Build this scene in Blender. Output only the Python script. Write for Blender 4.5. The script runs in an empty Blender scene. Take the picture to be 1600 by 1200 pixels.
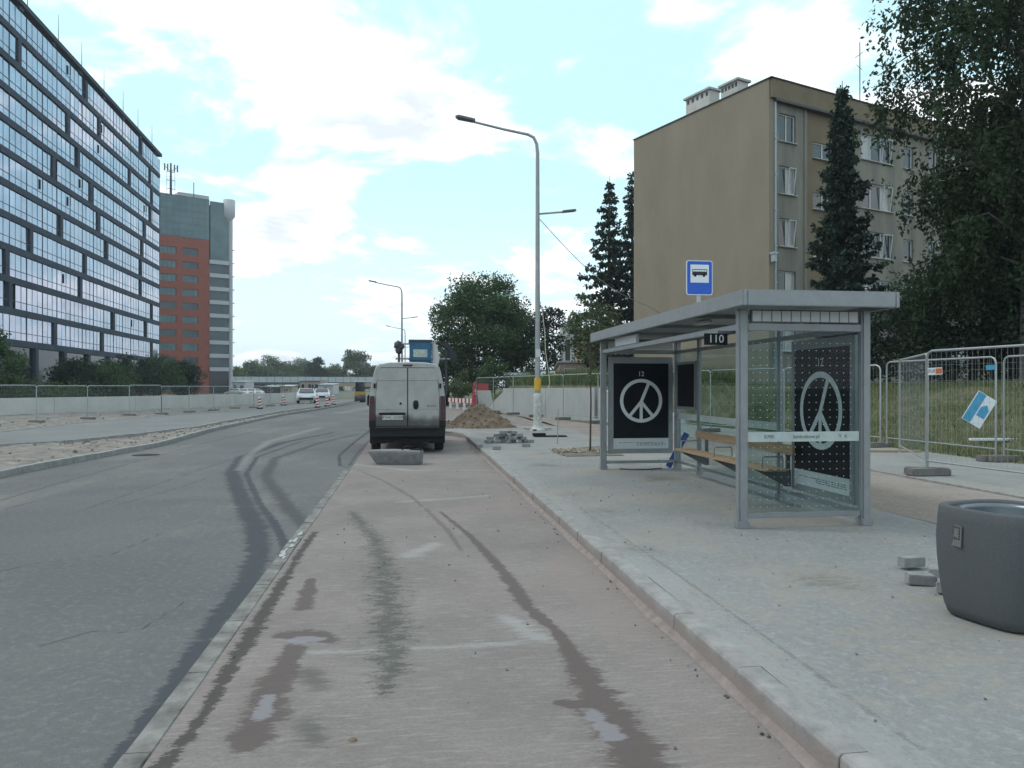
import bpy, bmesh, math, random
import numpy as np
from mathutils import Vector, Matrix
random.seed(7); rng = np.random.default_rng(7)
scene = bpy.context.scene
col = scene.collection
R = math.radians

# ---------------------------------------------------------------- camera
F = 1185.0; HOR = 604.0; EYE = 1.70; YAW = math.atan((800-638)/F)
CS, SN = math.cos(YAW), math.sin(YAW)
cd = bpy.data.cameras.new('camera'); cam = bpy.data.objects.new('camera', cd); col.objects.link(cam)
cam.location = (0, 0, EYE); cam.rotation_euler = (R(90), 0, -YAW)
cd.sensor_width = 36; cd.lens = F/1600*36; cd.shift_y = (HOR-600)/1600; cd.clip_end = 5000; cd.clip_start = .05
scene.camera = cam
# ---------------------------------------------------------------- world
SUN_EL, SUN_AZ = R(52), R(-72)      # azimuth from +Y (ahead), negative = left
w = bpy.data.worlds.new('World'); scene.world = w; w.use_nodes = True
nt = w.node_tree; N = nt.nodes; L = nt.links; N.clear()
def nd(t, **k):
    n = N.new(t)
    for a, b in k.items(): setattr(n, a, b)
    return n
def mth(op, a, b=None, c=None, clamp=False):
    n = nd('ShaderNodeMath', operation=op); n.use_clamp = clamp
    for i, x in enumerate((a, b, c)):
        if x is None: continue
        if isinstance(x, (int, float)): n.inputs[i].default_value = x
        else: L.new(x, n.inputs[i])
    return n.outputs[0]
out = nd('ShaderNodeOutputWorld'); bg = nd('ShaderNodeBackground')
sky = nd('ShaderNodeTexSky', sky_type='NISHITA'); sky.sun_disc = False
sky.sun_elevation = SUN_EL; sky.sun_rotation = SUN_AZ; sky.air_density = 1.0; sky.dust_density = 1.5; sky.ozone_density = 1.0
tc = nd('ShaderNodeTexCoord'); sp = nd('ShaderNodeSeparateXYZ'); L.new(tc.outputs['Generated'], sp.inputs[0])
den = mth('ADD', mth('MAXIMUM', sp.outputs[2], 0.0), .22)
cx = mth('DIVIDE', sp.outputs[0], den); cy = mth('DIVIDE', sp.outputs[1], den)
cb = nd('ShaderNodeCombineXYZ'); L.new(cx, cb.inputs[0]); L.new(cy, cb.inputs[1]); cb.inputs[2].default_value = 3.7
def wnoise(scale, det, rough, off):
    a = nd('ShaderNodeVectorMath', operation='ADD'); L.new(cb.outputs[0], a.inputs[0]); a.inputs[1].default_value = off
    n = nd('ShaderNodeTexNoise'); n.inputs['Scale'].default_value = scale; n.inputs['Detail'].default_value = det
    n.inputs['Roughness'].default_value = rough; n.inputs['Distortion'].default_value = .25
    L.new(a.outputs[0], n.inputs['Vector']); return n.outputs['Fac']
n1 = wnoise(2.3, 9, .56, (2.1, .9, 0)); n2 = wnoise(2.4, 6, .5, (7, 3, 2))
def mapr(x, a, b, c=0, d=1, smooth=True):
    n = nd('ShaderNodeMapRange'); n.interpolation_type = 'SMOOTHSTEP' if smooth else 'LINEAR'
    L.new(x, n.inputs[0])
    for i, v in enumerate((a, b, c, d)): n.inputs[i+1].default_value = v
    return n.outputs[0]
cover = mapr(n1, .46, .585)
thick = mapr(n1, .52, .66)
hz = mapr(sp.outputs[2], 0.0, .30, .75, 0)             # whiter towards the horizon
def mixc(f, a, b):
    n = nd('ShaderNodeMix', data_type='RGBA')
    for s, x in ((n.inputs[0], f), (n.inputs[6], a), (n.inputs[7], b)):
        if isinstance(x, (tuple, float, int)): s.default_value = x
        else: L.new(x, s)
    return n.outputs[2]
sc = nd('ShaderNodeVectorMath', operation='SCALE'); L.new(sky.outputs[0], sc.inputs[0]); sc.inputs['Scale'].default_value = .085
veil = mixc(.74, sc.outputs[0], (.62, .95, 1.04, 1))
veil = mixc(hz, veil, (.82, .92, .98, 1))
cl = mixc(mth('MULTIPLY', thick, mapr(n2, .36, .54)), (1.10, 1.11, 1.13, 1), (.66, .71, .82, 1))
fin = mixc(mth('MULTIPLY', cover, .93), veil, cl)
L.new(fin, bg.inputs[0]); bg.inputs[1].default_value = 1.25
L.new(bg.outputs[0], out.inputs[0])
# ---------------------------------------------------------------- sun (behind thin cloud)
sd = bpy.data.lights.new('sun', 'SUN'); so = bpy.data.objects.new('sun', sd); col.objects.link(so)
sd.energy = 1.1; sd.angle = R(10); sd.color = (1, .95, .88)
sv = Vector((math.sin(SUN_AZ)*math.cos(SUN_EL), math.cos(SUN_AZ)*math.cos(SUN_EL), math.sin(SUN_EL)))
so.rotation_euler = sv.to_track_quat('Z', 'Y').to_euler(); so.location = (0, 0, 60)
vs = scene.view_settings; vs.view_transform = 'Standard'; vs.look = 'None'; vs.exposure = 0.1; vs.gamma = 1.0; vs.use_curve_mapping = False

# ---------------------------------------------------------------- projection helpers (photo pixel -> place)
def D(u, v, d):
    x = (u-800)/F*d; return Vector((x*CS+d*SN, -x*SN+d*CS, EYE-(v-HOR)/F*d))
def P(u, v, z=0.0):
    return D(u, v, (EYE-z)*F/(v-HOR))

# ---------------------------------------------------------------- materials
MATS = {}
def mat(name, c, rough=.8, metal=0.0, var=.15, scale=6.0, bump=.0, bscale=60.0, c2=None, stretch=(1, 1, 1), spec=None, emit=None, island=0.0, trans=0.0):
    if name in MATS: return MATS[name]
    m = bpy.data.materials.new(name); m.use_nodes = True; MATS[name] = m
    t = m.node_tree; b = t.nodes['Principled BSDF']; o = t.nodes['Material Output']
    b.inputs['Roughness'].default_value = rough; b.inputs['Metallic'].default_value = metal
    if spec is not None: b.inputs['Specular IOR Level'].default_value = spec
    g = t.nodes.new('ShaderNodeNewGeometry')
    mp = t.nodes.new('ShaderNodeMapping'); mp.inputs['Scale'].default_value = stretch; t.links.new(g.outputs['Position'], mp.inputs[0])
    n = t.nodes.new('ShaderNodeTexNoise'); n.inputs['Scale'].default_value = scale; n.inputs['Detail'].default_value = 8; n.inputs['Roughness'].default_value = .65
    t.links.new(mp.outputs[0], n.inputs['Vector'])
    r = t.nodes.new('ShaderNodeValToRGB'); t.links.new(n.outputs['Fac'], r.inputs[0])
    r.color_ramp.elements[0].position = .3; r.color_ramp.elements[1].position = .7
    ca = tuple(max(0, x*(1-var)) for x in c); cb_ = tuple(x*(1+var) for x in (c2 or c))
    r.color_ramp.elements[0].color = (*ca, 1); r.color_ramp.elements[1].color = (*cb_, 1)
    colr = r.outputs[0]
    if island:
        hv = t.nodes.new('ShaderNodeHueSaturation'); t.links.new(colr, hv.inputs['Color'])
        mr = t.nodes.new('ShaderNodeMapRange'); t.links.new(g.outputs['Random Per Island'], mr.inputs[0])
        mr.inputs[3].default_value = 1-island; mr.inputs[4].default_value = 1+island; t.links.new(mr.outputs[0], hv.inputs['Value']); colr = hv.outputs[0]
    t.links.new(colr, b.inputs['Base Color'])
    if bump:
        n2 = t.nodes.new('ShaderNodeTexNoise'); n2.inputs['Scale'].default_value = bscale; n2.inputs['Detail'].default_value = 6
        t.links.new(mp.outputs[0], n2.inputs['Vector'])
        bp = t.nodes.new('ShaderNodeBump'); bp.inputs['Strength'].default_value = bump; bp.inputs['Distance'].default_value = .01
        t.links.new(n2.outputs['Fac'], bp.inputs['Height']); t.links.new(bp.outputs[0], b.inputs['Normal'])
    if emit:
        b.inputs['Emission Color'].default_value = (*emit[:3], 1); b.inputs['Emission Strength'].default_value = emit[3]
    if trans:
        tr = t.nodes.new('ShaderNodeBsdfTranslucent'); t.links.new(colr, tr.inputs[0])
        mx = t.nodes.new('ShaderNodeMixShader'); mx.inputs[0].default_value = trans
        t.links.new(b.outputs[0], mx.inputs[1]); t.links.new(tr.outputs[0], mx.inputs[2]); t.links.new(mx.outputs[0], o.inputs['Surface'])
    return m
def glass_mat(name, tint=(.8, .88, .88), refl=.75):
    if name in MATS: return MATS[name]
    m = bpy.data.materials.new(name); m.use_nodes = True; MATS[name] = m; t = m.node_tree
    t.nodes.remove(t.nodes['Principled BSDF']); o = t.nodes['Material Output']
    tr = t.nodes.new('ShaderNodeBsdfTransparent'); tr.inputs[0].default_value = (*tint, 1)
    gl = t.nodes.new('ShaderNodeBsdfGlossy'); gl.inputs['Roughness'].default_value = .02; gl.inputs[0].default_value = (refl,)*3+(1,)
    fr_ = t.nodes.new('ShaderNodeFresnel'); fr_.inputs[0].default_value = 1.33
    ge = t.nodes.new('ShaderNodeNewGeometry'); iv = t.nodes.new('ShaderNodeMath'); iv.operation = 'SUBTRACT'; iv.inputs[0].default_value = 1; t.links.new(ge.outputs['Backfacing'], iv.inputs[1])
    fr = t.nodes.new('ShaderNodeMath'); fr.operation = 'MULTIPLY'; t.links.new(fr_.outputs[0], fr.inputs[0]); t.links.new(iv.outputs[0], fr.inputs[1])
    mx = t.nodes.new('ShaderNodeMixShader'); t.links.new(fr.outputs[0], mx.inputs[0]); t.links.new(tr.outputs[0], mx.inputs[1]); t.links.new(gl.outputs[0], mx.inputs[2])
    t.links.new(mx.outputs[0], o.inputs['Surface']); return m
SOFT = {'dirt': 1.0, 'wetb': .9, 'pale': 1.0, 'pink': .9, 'sand': .8, 'dust': .8, 'track_b': .7, 'edge': .7, 'scuff': .7, 'thin': .6, 'strip': .4, 'mid': .4}
def layered(name, ca, cb_, scale, rough, layers, bump=.3, bscale=90, stretch=(1, 1, 1), grain=.55):
    """ground with stains: layers = (attribute, colour, noise scale, noise amount, roughness, strength)"""
    m = bpy.data.materials.new(name); m.use_nodes = True; MATS[name] = m; t = m.node_tree; b = t.nodes['Principled BSDF']
    lk = t.links.new
    def noise(sc, det=8, st=(1, 1, 1), rg=.62):
        mp = t.nodes.new('ShaderNodeMapping'); mp.inputs['Scale'].default_value = st; lk(g.outputs['Position'], mp.inputs[0])
        n = t.nodes.new('ShaderNodeTexNoise'); n.inputs['Scale'].default_value = sc; n.inputs['Detail'].default_value = det; n.inputs['Roughness'].default_value = rg
        lk(mp.outputs[0], n.inputs['Vector']); return n.outputs['Fac']
    def mr(x, a, bb, c=0., d=1.):
        n = t.nodes.new('ShaderNodeMapRange'); n.interpolation_type = 'SMOOTHSTEP'; lk(x, n.inputs[0])
        for i, v in enumerate((a, bb, c, d)): n.inputs[i+1].default_value = v
        return n.outputs[0]
    def mix(f, a, bb, dt='RGBA'):
        n = t.nodes.new('ShaderNodeMix'); n.data_type = dt
        ii = (0, 6, 7) if dt == 'RGBA' else (0, 2, 3)
        for s, x in zip(ii, (f, a, bb)):
            if isinstance(x, tuple): n.inputs[s].default_value = (*x, 1)
            elif isinstance(x, float): n.inputs[s].default_value = x
            else: lk(x, n.inputs[s])
        return n.outputs[2 if dt == 'RGBA' else 0]
    g = t.nodes.new('ShaderNodeNewGeometry'); U_ = (1, 1, 1)
    def mixn(a, bb):
        q = t.nodes.new('ShaderNodeMath'); q.operation = 'ADD'; lk(a, q.inputs[0]); lk(bb, q.inputs[1])
        q2 = t.nodes.new('ShaderNodeMath'); q2.operation = 'MULTIPLY_ADD'; lk(q.outputs[0], q2.inputs[0]); q2.inputs[1].default_value = .85; q2.inputs[2].default_value = -.35; return q2.outputs[0]
    b.inputs['Specular IOR Level'].default_value = .18
    c = mix(mr(noise(scale), .3, .7), ca, cb_)
    fine = noise(150, 5, stretch, .75); mid = noise(16, 8, stretch, .7); big = noise(.35, 5); mot = noise(42, 5, U_, .7)
    c = mix(mr(fine, .42, .66, 0, grain), c, tuple(x*.45 for x in ca))
    c = mix(mr(mot, .46, .66, 0, .24), c, tuple(x*.6 for x in ca))
    c = mix(mr(mot, .50, .34, 0, .10), c, tuple(x*1.45 for x in cb_))
    c = mix(mr(mid, .48, .68, 0, .45), c, tuple(x*1.4 for x in cb_))
    c = mix(mr(big, .45, .7, 0, .30), c, tuple(x*.65 for x in ca))
    sp_ = t.nodes.new('ShaderNodeTexVoronoi'); sp_.inputs['Scale'].default_value = 9; lk(g.outputs['Position'], sp_.inputs['Vector'])
    c = mix(mr(sp_.outputs['Distance'], .05, .02, 0, .45), c, (.05, .045, .042))
    rg = t.nodes.new('ShaderNodeValue'); rg.outputs[0].default_value = rough; rg = rg.outputs[0]
    for (an, lc, ns, na, lr, st_, stc) in layers:
        at = t.nodes.new('ShaderNodeAttribute'); at.attribute_name = an
        ad = t.nodes.new('ShaderNodeMath'); ad.operation = 'MULTIPLY_ADD'; lk(mixn(noise(ns, 6, stc), noise(ns*5, 5, stc, .75)), ad.inputs[0]); ad.inputs[1].default_value = na*2; 
        sb = t.nodes.new('ShaderNodeMath'); sb.operation = 'SUBTRACT'; lk(at.outputs['Fac'], sb.inputs[0]); sb.inputs[1].default_value = na
        lk(sb.outputs[0], ad.inputs[2])
        f = mr(ad.outputs[0], 0.0, SOFT.get(an, .45), 0, st_)
        c = mix(f, c, lc); rg = mix(f, rg, lr, 'FLOAT')
    lk(c, b.inputs['Base Color']); lk(rg, b.inputs['Roughness'])
    bp = t.nodes.new('ShaderNodeBump'); bp.inputs['Strength'].default_value = bump; bp.inputs['Distance'].default_value = .012
    s2 = t.nodes.new('ShaderNodeMath'); s2.operation = 'ADD'; lk(noise(bscale, 6, stretch), s2.inputs[0]); lk(noise(8, 6), s2.inputs[1])
    lk(s2.outputs[0], bp.inputs['Height']); lk(bp.outputs[0], b.inputs['Normal'])
    return m

# ---------------------------------------------------------------- mesh helpers
def tag(o, label=None, cat=None, group=None, kind=None):
    if label: o['label'] = label
    if cat: o['category'] = cat
    if group: o['group'] = group
    if kind: o['kind'] = kind
    return o
def wloc(p):
    v = Vector((0, 0, 0))
    while p is not None: v = v+p.location; p = p.parent
    return v
def thing(name, label, cat, loc=(0, 0, 0), rz=0.0, group=None, kind=None):
    o = bpy.data.objects.new(name, None); col.objects.link(o); o.location = loc; o.rotation_euler = (0, 0, rz); o.empty_display_size = .2
    return tag(o, label, cat, group, kind)
class MB:
    def __init__(s): s.v = []; s.f = []; s.sm = []
    def add(s, vs_, fs, smooth=False):
        k = len(s.v); s.v += [tuple(x) for x in vs_]; s.f += [tuple(i+k for i in f) for f in fs]; s.sm += [smooth]*len(fs); return s
    def box(s, c, d, M=None):
        hx, hy, hz_ = d[0]/2, d[1]/2, d[2]/2; c = Vector(c)
        q = [Vector((x*hx, y*hy, z*hz_)) for z in (-1, 1) for y in (-1, 1) for x in (-1, 1)]
        if M is not None: q = [M @ p for p in q]
        return s.add([c+p for p in q], [(0, 2, 3, 1), (4, 5, 7, 6), (0, 1, 5, 4), (2, 6, 7, 3), (0, 4, 6, 2), (1, 3, 7, 5)])
    def mm(s, a, b): return s.box([(a[i]+b[i])/2 for i in range(3)], [abs(b[i]-a[i]) for i in range(3)])
    def bar(s, a, b, wd, ht, up=(0, 0, 1)):
        a = Vector(a); b = Vector(b); y = (b-a); ln = y.length; y.normalize(); up = Vector(up)
        if abs(y.dot(up)) > .99: up = Vector((1, 0, 0))
        x = y.cross(up).normalized(); z = x.cross(y)
        return s.box((a+b)/2, (wd, ln, ht), Matrix((x, y, z)).transposed())
    def tube(s, pts, r, n=8, cap=True):
        pts = [Vector(p) for p in pts]; k = len(pts); rs = r if isinstance(r, (list, tuple)) else [r]*k
        vs_ = []; fs = []; ref = None
        for i, p in enumerate(pts):
            tn = (pts[min(i+1, k-1)]-pts[max(i-1, 0)]).normalized()
            if ref is None: ref = Vector((0, 0, 1)) if abs(tn.z) < .9 else Vector((1, 0, 0))
            x = tn.cross(ref).normalized(); y = tn.cross(x).normalized(); ref = x.cross(tn)
            for j in range(n):
                a = 2*math.pi*j/n; vs_.append(p+(x*math.cos(a)+y*math.sin(a))*rs[i])
        for i in range(k-1):
            for j in range(n): fs.append((i*n+j, i*n+(j+1) % n, (i+1)*n+(j+1) % n, (i+1)*n+j))
        s.add(vs_, fs, n > 5)
        if cap: s.add(vs_[:n], [tuple(range(n))]); s.add(vs_[-n:], [tuple(reversed(range(n)))])
        return s
    def lathe(s, c, prof, n=24, sq=None):
        c = Vector(c); vs_ = []; fs = []
        for (r, z) in prof:
            for j in range(n):
                a = 2*math.pi*j/n; ca, sa = math.cos(a), math.sin(a)
                k = 1.0 if sq is None else 1/((abs(ca)**sq+abs(sa)**sq)**(1/sq))
                vs_.append(c+Vector((r*k*ca, r*k*sa, z)))
        for i in range(len(prof)-1):
            for j in range(n): fs.append((i*n+j, i*n+(j+1) % n, (i+1)*n+(j+1) % n, (i+1)*n+j))
        return s.add(vs_, fs, True)
    def prism(s, poly, axis_pts):
        """poly (list of 3-D points, planar) swept by vector"""
        n = len(poly); d = Vector(axis_pts); vs_ = [Vector(p) for p in poly]+[Vector(p)+d for p in poly]
        fs = [tuple(reversed(range(n))), tuple(range(n, 2*n))]+[(i, (i+1) % n, n+(i+1) % n, n+i) for i in range(n)]
        return s.add(vs_, fs)
    def quad(s, *p): return s.add(p, [tuple(range(len(p)))])
    def mesh(s, name, off=Vector((0, 0, 0)), bevel=0, seg=2):
        me = bpy.data.meshes.new(name); me.from_pydata([tuple(Vector(v)-off) for v in s.v], [], s.f)
        me.polygons.foreach_set('use_smooth', s.sm)
        bm = bmesh.new(); bm.from_mesh(me); bmesh.ops.recalc_face_normals(bm, faces=bm.faces)
        if bevel: bmesh.ops.bevel(bm, geom=list(bm.edges), offset=bevel, segments=seg, affect='EDGES', clamp_overlap=True)
        bm.to_mesh(me); bm.free(); return me
    def build(s, name, m, parent=None, world=False, bevel=0, seg=2, loc=None):
        off = wloc(parent) if (world and parent is not None) else Vector((0, 0, 0))
        me = s.mesh(name, off, bevel, seg); me.materials.append(m)
        o = bpy.data.objects.new(name, me); col.objects.link(o); o.parent = parent
        if loc is not None: o.location = loc
        return o
def inst(name, me, parent, loc, rot=(0, 0, 0), scale=None):
    o = bpy.data.objects.new(name, me); col.objects.link(o); o.parent = parent; o.location = loc; o.rotation_euler = rot
    if scale: o.scale = scale
    return o
def recenter(o):
    """give a top-level mesh its origin at its base centre"""
    me = o.data; n = len(me.vertices); a = np.empty(n*3); me.vertices.foreach_get('co', a); a = a.reshape(-1, 3)
    c = (a.min(0)+a.max(0))/2; c[2] = a[:, 2].min(); a -= c; me.vertices.foreach_set('co', a.ravel()); o.location = Vector(c); me.update(); return o
def copy_tree(o, parent=None):
    c = o.copy(); col.objects.link(c); c.parent = parent
    for ch in list(o.children): copy_tree(ch, c)
    return c
def quads(name, V, m, parent=None):
    V = np.asarray(V, dtype=np.float32); n, k = V.shape[0], V.shape[1]
    me = bpy.data.meshes.new(name); me.vertices.add(n*k); me.vertices.foreach_set('co', V.ravel())
    me.loops.add(n*k); me.loops.foreach_set('vertex_index', np.arange(n*k, dtype=np.int32))
    me.polygons.add(n); me.polygons.foreach_set('loop_start', np.arange(0, n*k, k, dtype=np.int32))
    me.update(calc_edges=True); me.validate(); me.materials.append(m)
    o = bpy.data.objects.new(name, me); col.objects.link(o); o.parent = parent; return o
def text(s, size, m, parent, loc, rot, name='lettering', depth=.001, align='CENTER'):
    cu = bpy.data.curves.new(name, 'FONT'); cu.body = s; cu.size = size; cu.align_x = align; cu.align_y = 'CENTER'; cu.extrude = depth
    t = bpy.data.objects.new(name, cu); col.objects.link(t); bpy.context.view_layer.update()
    me = bpy.data.meshes.new_from_object(t.evaluated_get(bpy.context.evaluated_depsgraph_get()))
    bpy.data.objects.remove(t); me.materials.clear(); me.materials.append(m); me.name = name
    o = bpy.data.objects.new(name, me); col.objects.link(o); o.parent = parent; o.location = loc; o.rotation_euler = rot; return o
def pwl(x, xs, ys): return float(np.interp(x, xs, ys))
def poly_step(pts, step):
    """points every `step` metres along a polyline"""
    outp = [Vector(pts[0])]; i = 0; cur = Vector(pts[0]); rem = step
    while i < len(pts)-1:
        nx = Vector(pts[i+1]); dd = (nx-cur).length
        if dd >= rem: cur = cur+(nx-cur).normalized()*rem; outp.append(cur.copy()); rem = step
        else: rem -= dd; cur = nx; i += 1
    return outp
def mask(X, Y, pts, ws):
    """1 at the middle of a stroke, 0 at its edge, negative outside"""
    best = np.full(X.shape, -3.0)
    for i in range(len(pts)-1):
        a, b = pts[i], pts[i+1]; dx, dy = b[0]-a[0], b[1]-a[1]; l2 = dx*dx+dy*dy+1e-9
        t = np.clip(((X-a[0])*dx+(Y-a[1])*dy)/l2, 0, 1); d = np.hypot(X-a[0]-t*dx, Y-a[1]-t*dy)
        best = np.maximum(best, 1-d/(ws[i]+(ws[i+1]-ws[i])*t))
    return best
def stroke(X, Y, uvw):
    pts = [P(u, v) for u, v, _ in uvw]; return mask(X, Y, pts, [q[2] for q in uvw])
def grid(name, xl, xr, ys, nx, zf, m, attrs):
    ys = np.asarray(ys); XL = np.array([xl(y) for y in ys]); XR = np.array([xr(y) for y in ys]); s = np.linspace(0, 1, nx)
    X = XL[:, None]+(XR-XL)[:, None]*s[None]; Y = np.repeat(ys[:, None], nx, 1); Z = zf(X, Y)
    ny = len(ys); V = np.stack([X, Y, Z], -1).reshape(-1, 3).astype(np.float32)
    i = np.arange(ny-1)[:, None]*nx+np.arange(nx-1)[None]; Fq = np.stack([i, i+1, i+nx+1, i+nx], -1).reshape(-1, 4).astype(np.int32)
    me = bpy.data.meshes.new(name); me.vertices.add(len(V)); me.vertices.foreach_set('co', V.ravel())
    me.loops.add(Fq.size); me.loops.foreach_set('vertex_index', Fq.ravel()); me.polygons.add(len(Fq)); me.polygons.foreach_set('loop_start', np.arange(0, Fq.size, 4, dtype=np.int32))
    me.polygons.foreach_set('use_smooth', np.ones(len(Fq), dtype=bool)); me.update(calc_edges=True)
    for an, fn in attrs.items():
        a = me.attributes.new(an, 'FLOAT', 'POINT'); a.data.foreach_set('value', fn(X, Y).ravel().astype(np.float32))
    me.materials.append(m); o = bpy.data.objects.new(name, me); col.objects.link(o); return o
def snoise(X, Y, s, seed=0):
    r = np.random.default_rng(seed); Z = np.zeros_like(X, dtype=float)
    for k in range(7):
        a, ph = r.uniform(0, 2*np.pi, 2); f = s*r.uniform(.5, 2.2); Z += np.sin((X*np.cos(a)+Y*np.sin(a))*f+ph)/7
    return Z
PAV = .14
# ================================================================ SETTING
CONC = mat('concrete_light', (.36, .36, .35), .9, var=.2, scale=3, bump=.3, bscale=50)
KERB = mat('kerb_concrete', (.27, .272, .265), .9, var=.22, scale=5, bump=.35, bscale=70)
KERBP = mat('kerb_dusty', (.26, .257, .25), .9, var=.25, scale=6, bump=.5, bscale=60, c2=(.275, .26, .25), spec=.2)
def dusty_foot(m, z0, z1, c):
    t = m.node_tree; b = t.nodes['Principled BSDF']; src = b.inputs['Base Color'].links[0].from_socket; lk = t.links.new
    tn = t.nodes.new('ShaderNodeTexCoord'); s = t.nodes.new('ShaderNodeSeparateXYZ'); lk(tn.outputs['Object'], s.inputs[0])
    g_ = t.nodes.new('ShaderNodeNewGeometry'); n = t.nodes.new('ShaderNodeTexNoise'); n.inputs['Scale'].default_value = 5; n.inputs['Detail'].default_value = 8; lk(g_.outputs['Position'], n.inputs['Vector'])
    a = t.nodes.new('ShaderNodeMath'); a.operation = 'MULTIPLY_ADD'; lk(n.outputs['Fac'], a.inputs[0]); a.inputs[1].default_value = .14; lk(s.outputs[2], a.inputs[2])
    r = t.nodes.new('ShaderNodeMapRange'); r.interpolation_type = 'SMOOTHSTEP'; lk(a.outputs[0], r.inputs[0]); r.inputs[1].default_value = z0+.07; r.inputs[2].default_value = z1+.07; r.inputs[3].default_value = .85; r.inputs[4].default_value = 0
    x = t.nodes.new('ShaderNodeMix'); x.data_type = 'RGBA'; lk(r.outputs[0], x.inputs[0]); lk(src, x.inputs[6]); x.inputs[7].default_value = (*c, 1); lk(x.outputs[2], b.inputs['Base Color'])
dusty_foot(KERBP, .05, .15, (.25, .205, .188))
KERBF = mat('flush_kerb_dirty', (.13, .12, .108), .92, var=.35, scale=4, bump=.5, bscale=60, c2=(.215, .208, .197), spec=.2)
WALLC = mat('retaining_concrete', (.40, .40, .385), .9, var=.14, scale=1.2, bump=.2, bscale=30, stretch=(1, 1, .4))
SOIL = mat('soil', (.16, .115, .08), .95, var=.4, scale=4, bump=.8, bscale=25)
DIRT = mat('pale_dirt', (.19, .165, .145), .95, var=.5, scale=2.5, bump=.8, bscale=22, c2=(.19, .17, .15))
EARTH = mat('earth', (.12, .11, .095), .95, var=.35, scale=.4, bump=.3, bscale=8, c2=(.10, .105, .07))
GRASSG = mat('grass_ground', (.06, .095, .034), .95, var=.4, scale=1.6, bump=.6, bscale=30, c2=(.12, .10, .058))

g = MB(); g.quad((-2500, -600, -.06), (2500, -600, -.06), (2500, 3500, -.06), (-2500, 3500, -.06))
tag(g.build('ground', EARTH), kind='structure')

LKp = [P(u, v) for u, v in ((-260, 812), (0, 747), (82, 730), (150, 717), (250, 698), (340, 672), (440, 650), (515, 638), (560, 629))]
CNp = [P(u, v) for u, v in ((-260, 718), (0, 700), (100, 694), (200, 684), (300, 671.5), (340, 663.5), (440, 645), (515, 635), (560, 627.5))]
CFp = [P(u, v) for u, v in ((-260, 700), (0, 680), (100, 667), (200, 657.5), (300, 649), (340, 646), (460, 634), (540, 625))]
def fx(pts, ext=200):
    ys = [p.y for p in pts]; xs = [p.x for p in pts]
    return lambda y: pwl(y, [-5]+ys+[ext+200], [xs[0]-.2]+xs+[xs[-1]+8])
LK = lambda y: pwl(y, [-5]+[p.y for p in LKp[1:]]+[400], [LKp[1].x]+[p.x for p in LKp[1:]]+[14])
ygeo = [1.0]
while ygeo[-1] < 330: ygeo.append(ygeo[-1]*1.009+.004)
yroad = [y for y in ygeo]
XRr = lambda y: pwl(y, [0, 15.6, 15.75, 45, 60, 120, 400], [-1.30, -1.30, -1.17, -1.17, -.8, 1.0, 22])
tracks = [[(520, 676, .14), (440, 692, .16), (378, 714, .17), (362, 740, .18), (378, 780, .17), (402, 830, .17), (404, 870, .15), (385, 915, .14), (345, 965, .12), (300, 1030, .09), (250, 1100, .07), (200, 1165, .06), (150, 1230, .05)]]
t2 = [(540, 676, .05), (470, 690, .05), (402, 714, .06), (385, 740, .06), (405, 785, .06), (430, 820, .065), (445, 850, .07), (446, 880, .05)]
t3 = [(560, 678, .12), (500, 692, .14), (430, 716, .15), (415, 745, .16), (440, 780, .17), (468, 812, .15), (480, 830, .1)]
t4 = [(590, 664, .1), (555, 690, .06), (530, 712, .05), (531, 728, .05), (545, 731, .05)]
t5 = [(610, 670, .04), (575, 690, .04), (556, 712, .05), (545, 728, .05)]
ln1 = [(-80, 801, .035), (0, 782, .035), (120, 747, .03), (250, 711, .03), (330, 690, .035), (400, 674, .04), (480, 656, .04), (560, 640, .05)]
ln2 = [(180, 790, .02), (270, 765, .02), (330, 745, .02)]
ln3 = [(10, 795, .03), (60, 782, .02)]
ln4 = [(-60, 905, .022), (60, 880, .02), (170, 868, .022), (260, 830, .018), (330, 812, .02)]
ln5 = [(60, 1010, .016), (150, 985, .018), (210, 990, .016), (290, 940, .018)]
ln6 = [(640, 640, .03), (520, 668, .03), (300, 738, .025), (120, 800, .022)]
def strk(*ls): return lambda X, Y: np.max([stroke(X, Y, l) for l in ls], axis=0)
def light_as(X, Y): return np.maximum(stroke(X, Y, [(500, 668, .3), (420, 690, .25), (388, 712, .16), (372, 735, .12)]), stroke(X, Y, [(590, 634, 1.2), (560, 640, 1.4), (530, 646, 1.0)])-.2)
U1 = (1, 1, 1)
ASPH = layered('asphalt_dusty', (.118, .121, .125), (.162, .159, .154), .7, .85, [
    ('dust', (.215, .20, .18), 2.0, 1.0, .9, .55, (1, .35, 1)),
    ('lines', (.06, .06, .062), 6, .8, .8, .75, (2, .3, 1)),
    ('track_b', (.062, .066, .07), 5, 1.5, .9, .8, (1, 3, 1)),
    ('track_a', (.052, .058, .066), 4, 1.2, .9, .85, (.7, 2.6, 1)),
    ('pale', (.25, .245, .235), 5, 1.3, .9, .6, (.6, 3, 1))], bump=.35, bscale=120)
def dustf(X, Y): return snoise(X, Y, .9, 3)*1.0-.05+np.where(X < -5.5, .25, 0)
road = grid('asphalt_road', LK, XRr, yroad, 150, lambda X, Y: 0*X, ASPH, {
    'track_a': strk(tracks[0], t2, t4), 'track_b': strk(t3, t5), 'lines': strk(ln1, ln2, ln3, ln4, ln5, ln6), 'pale': light_as, 'dust': dustf})
tag(road, kind='structure')

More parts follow.
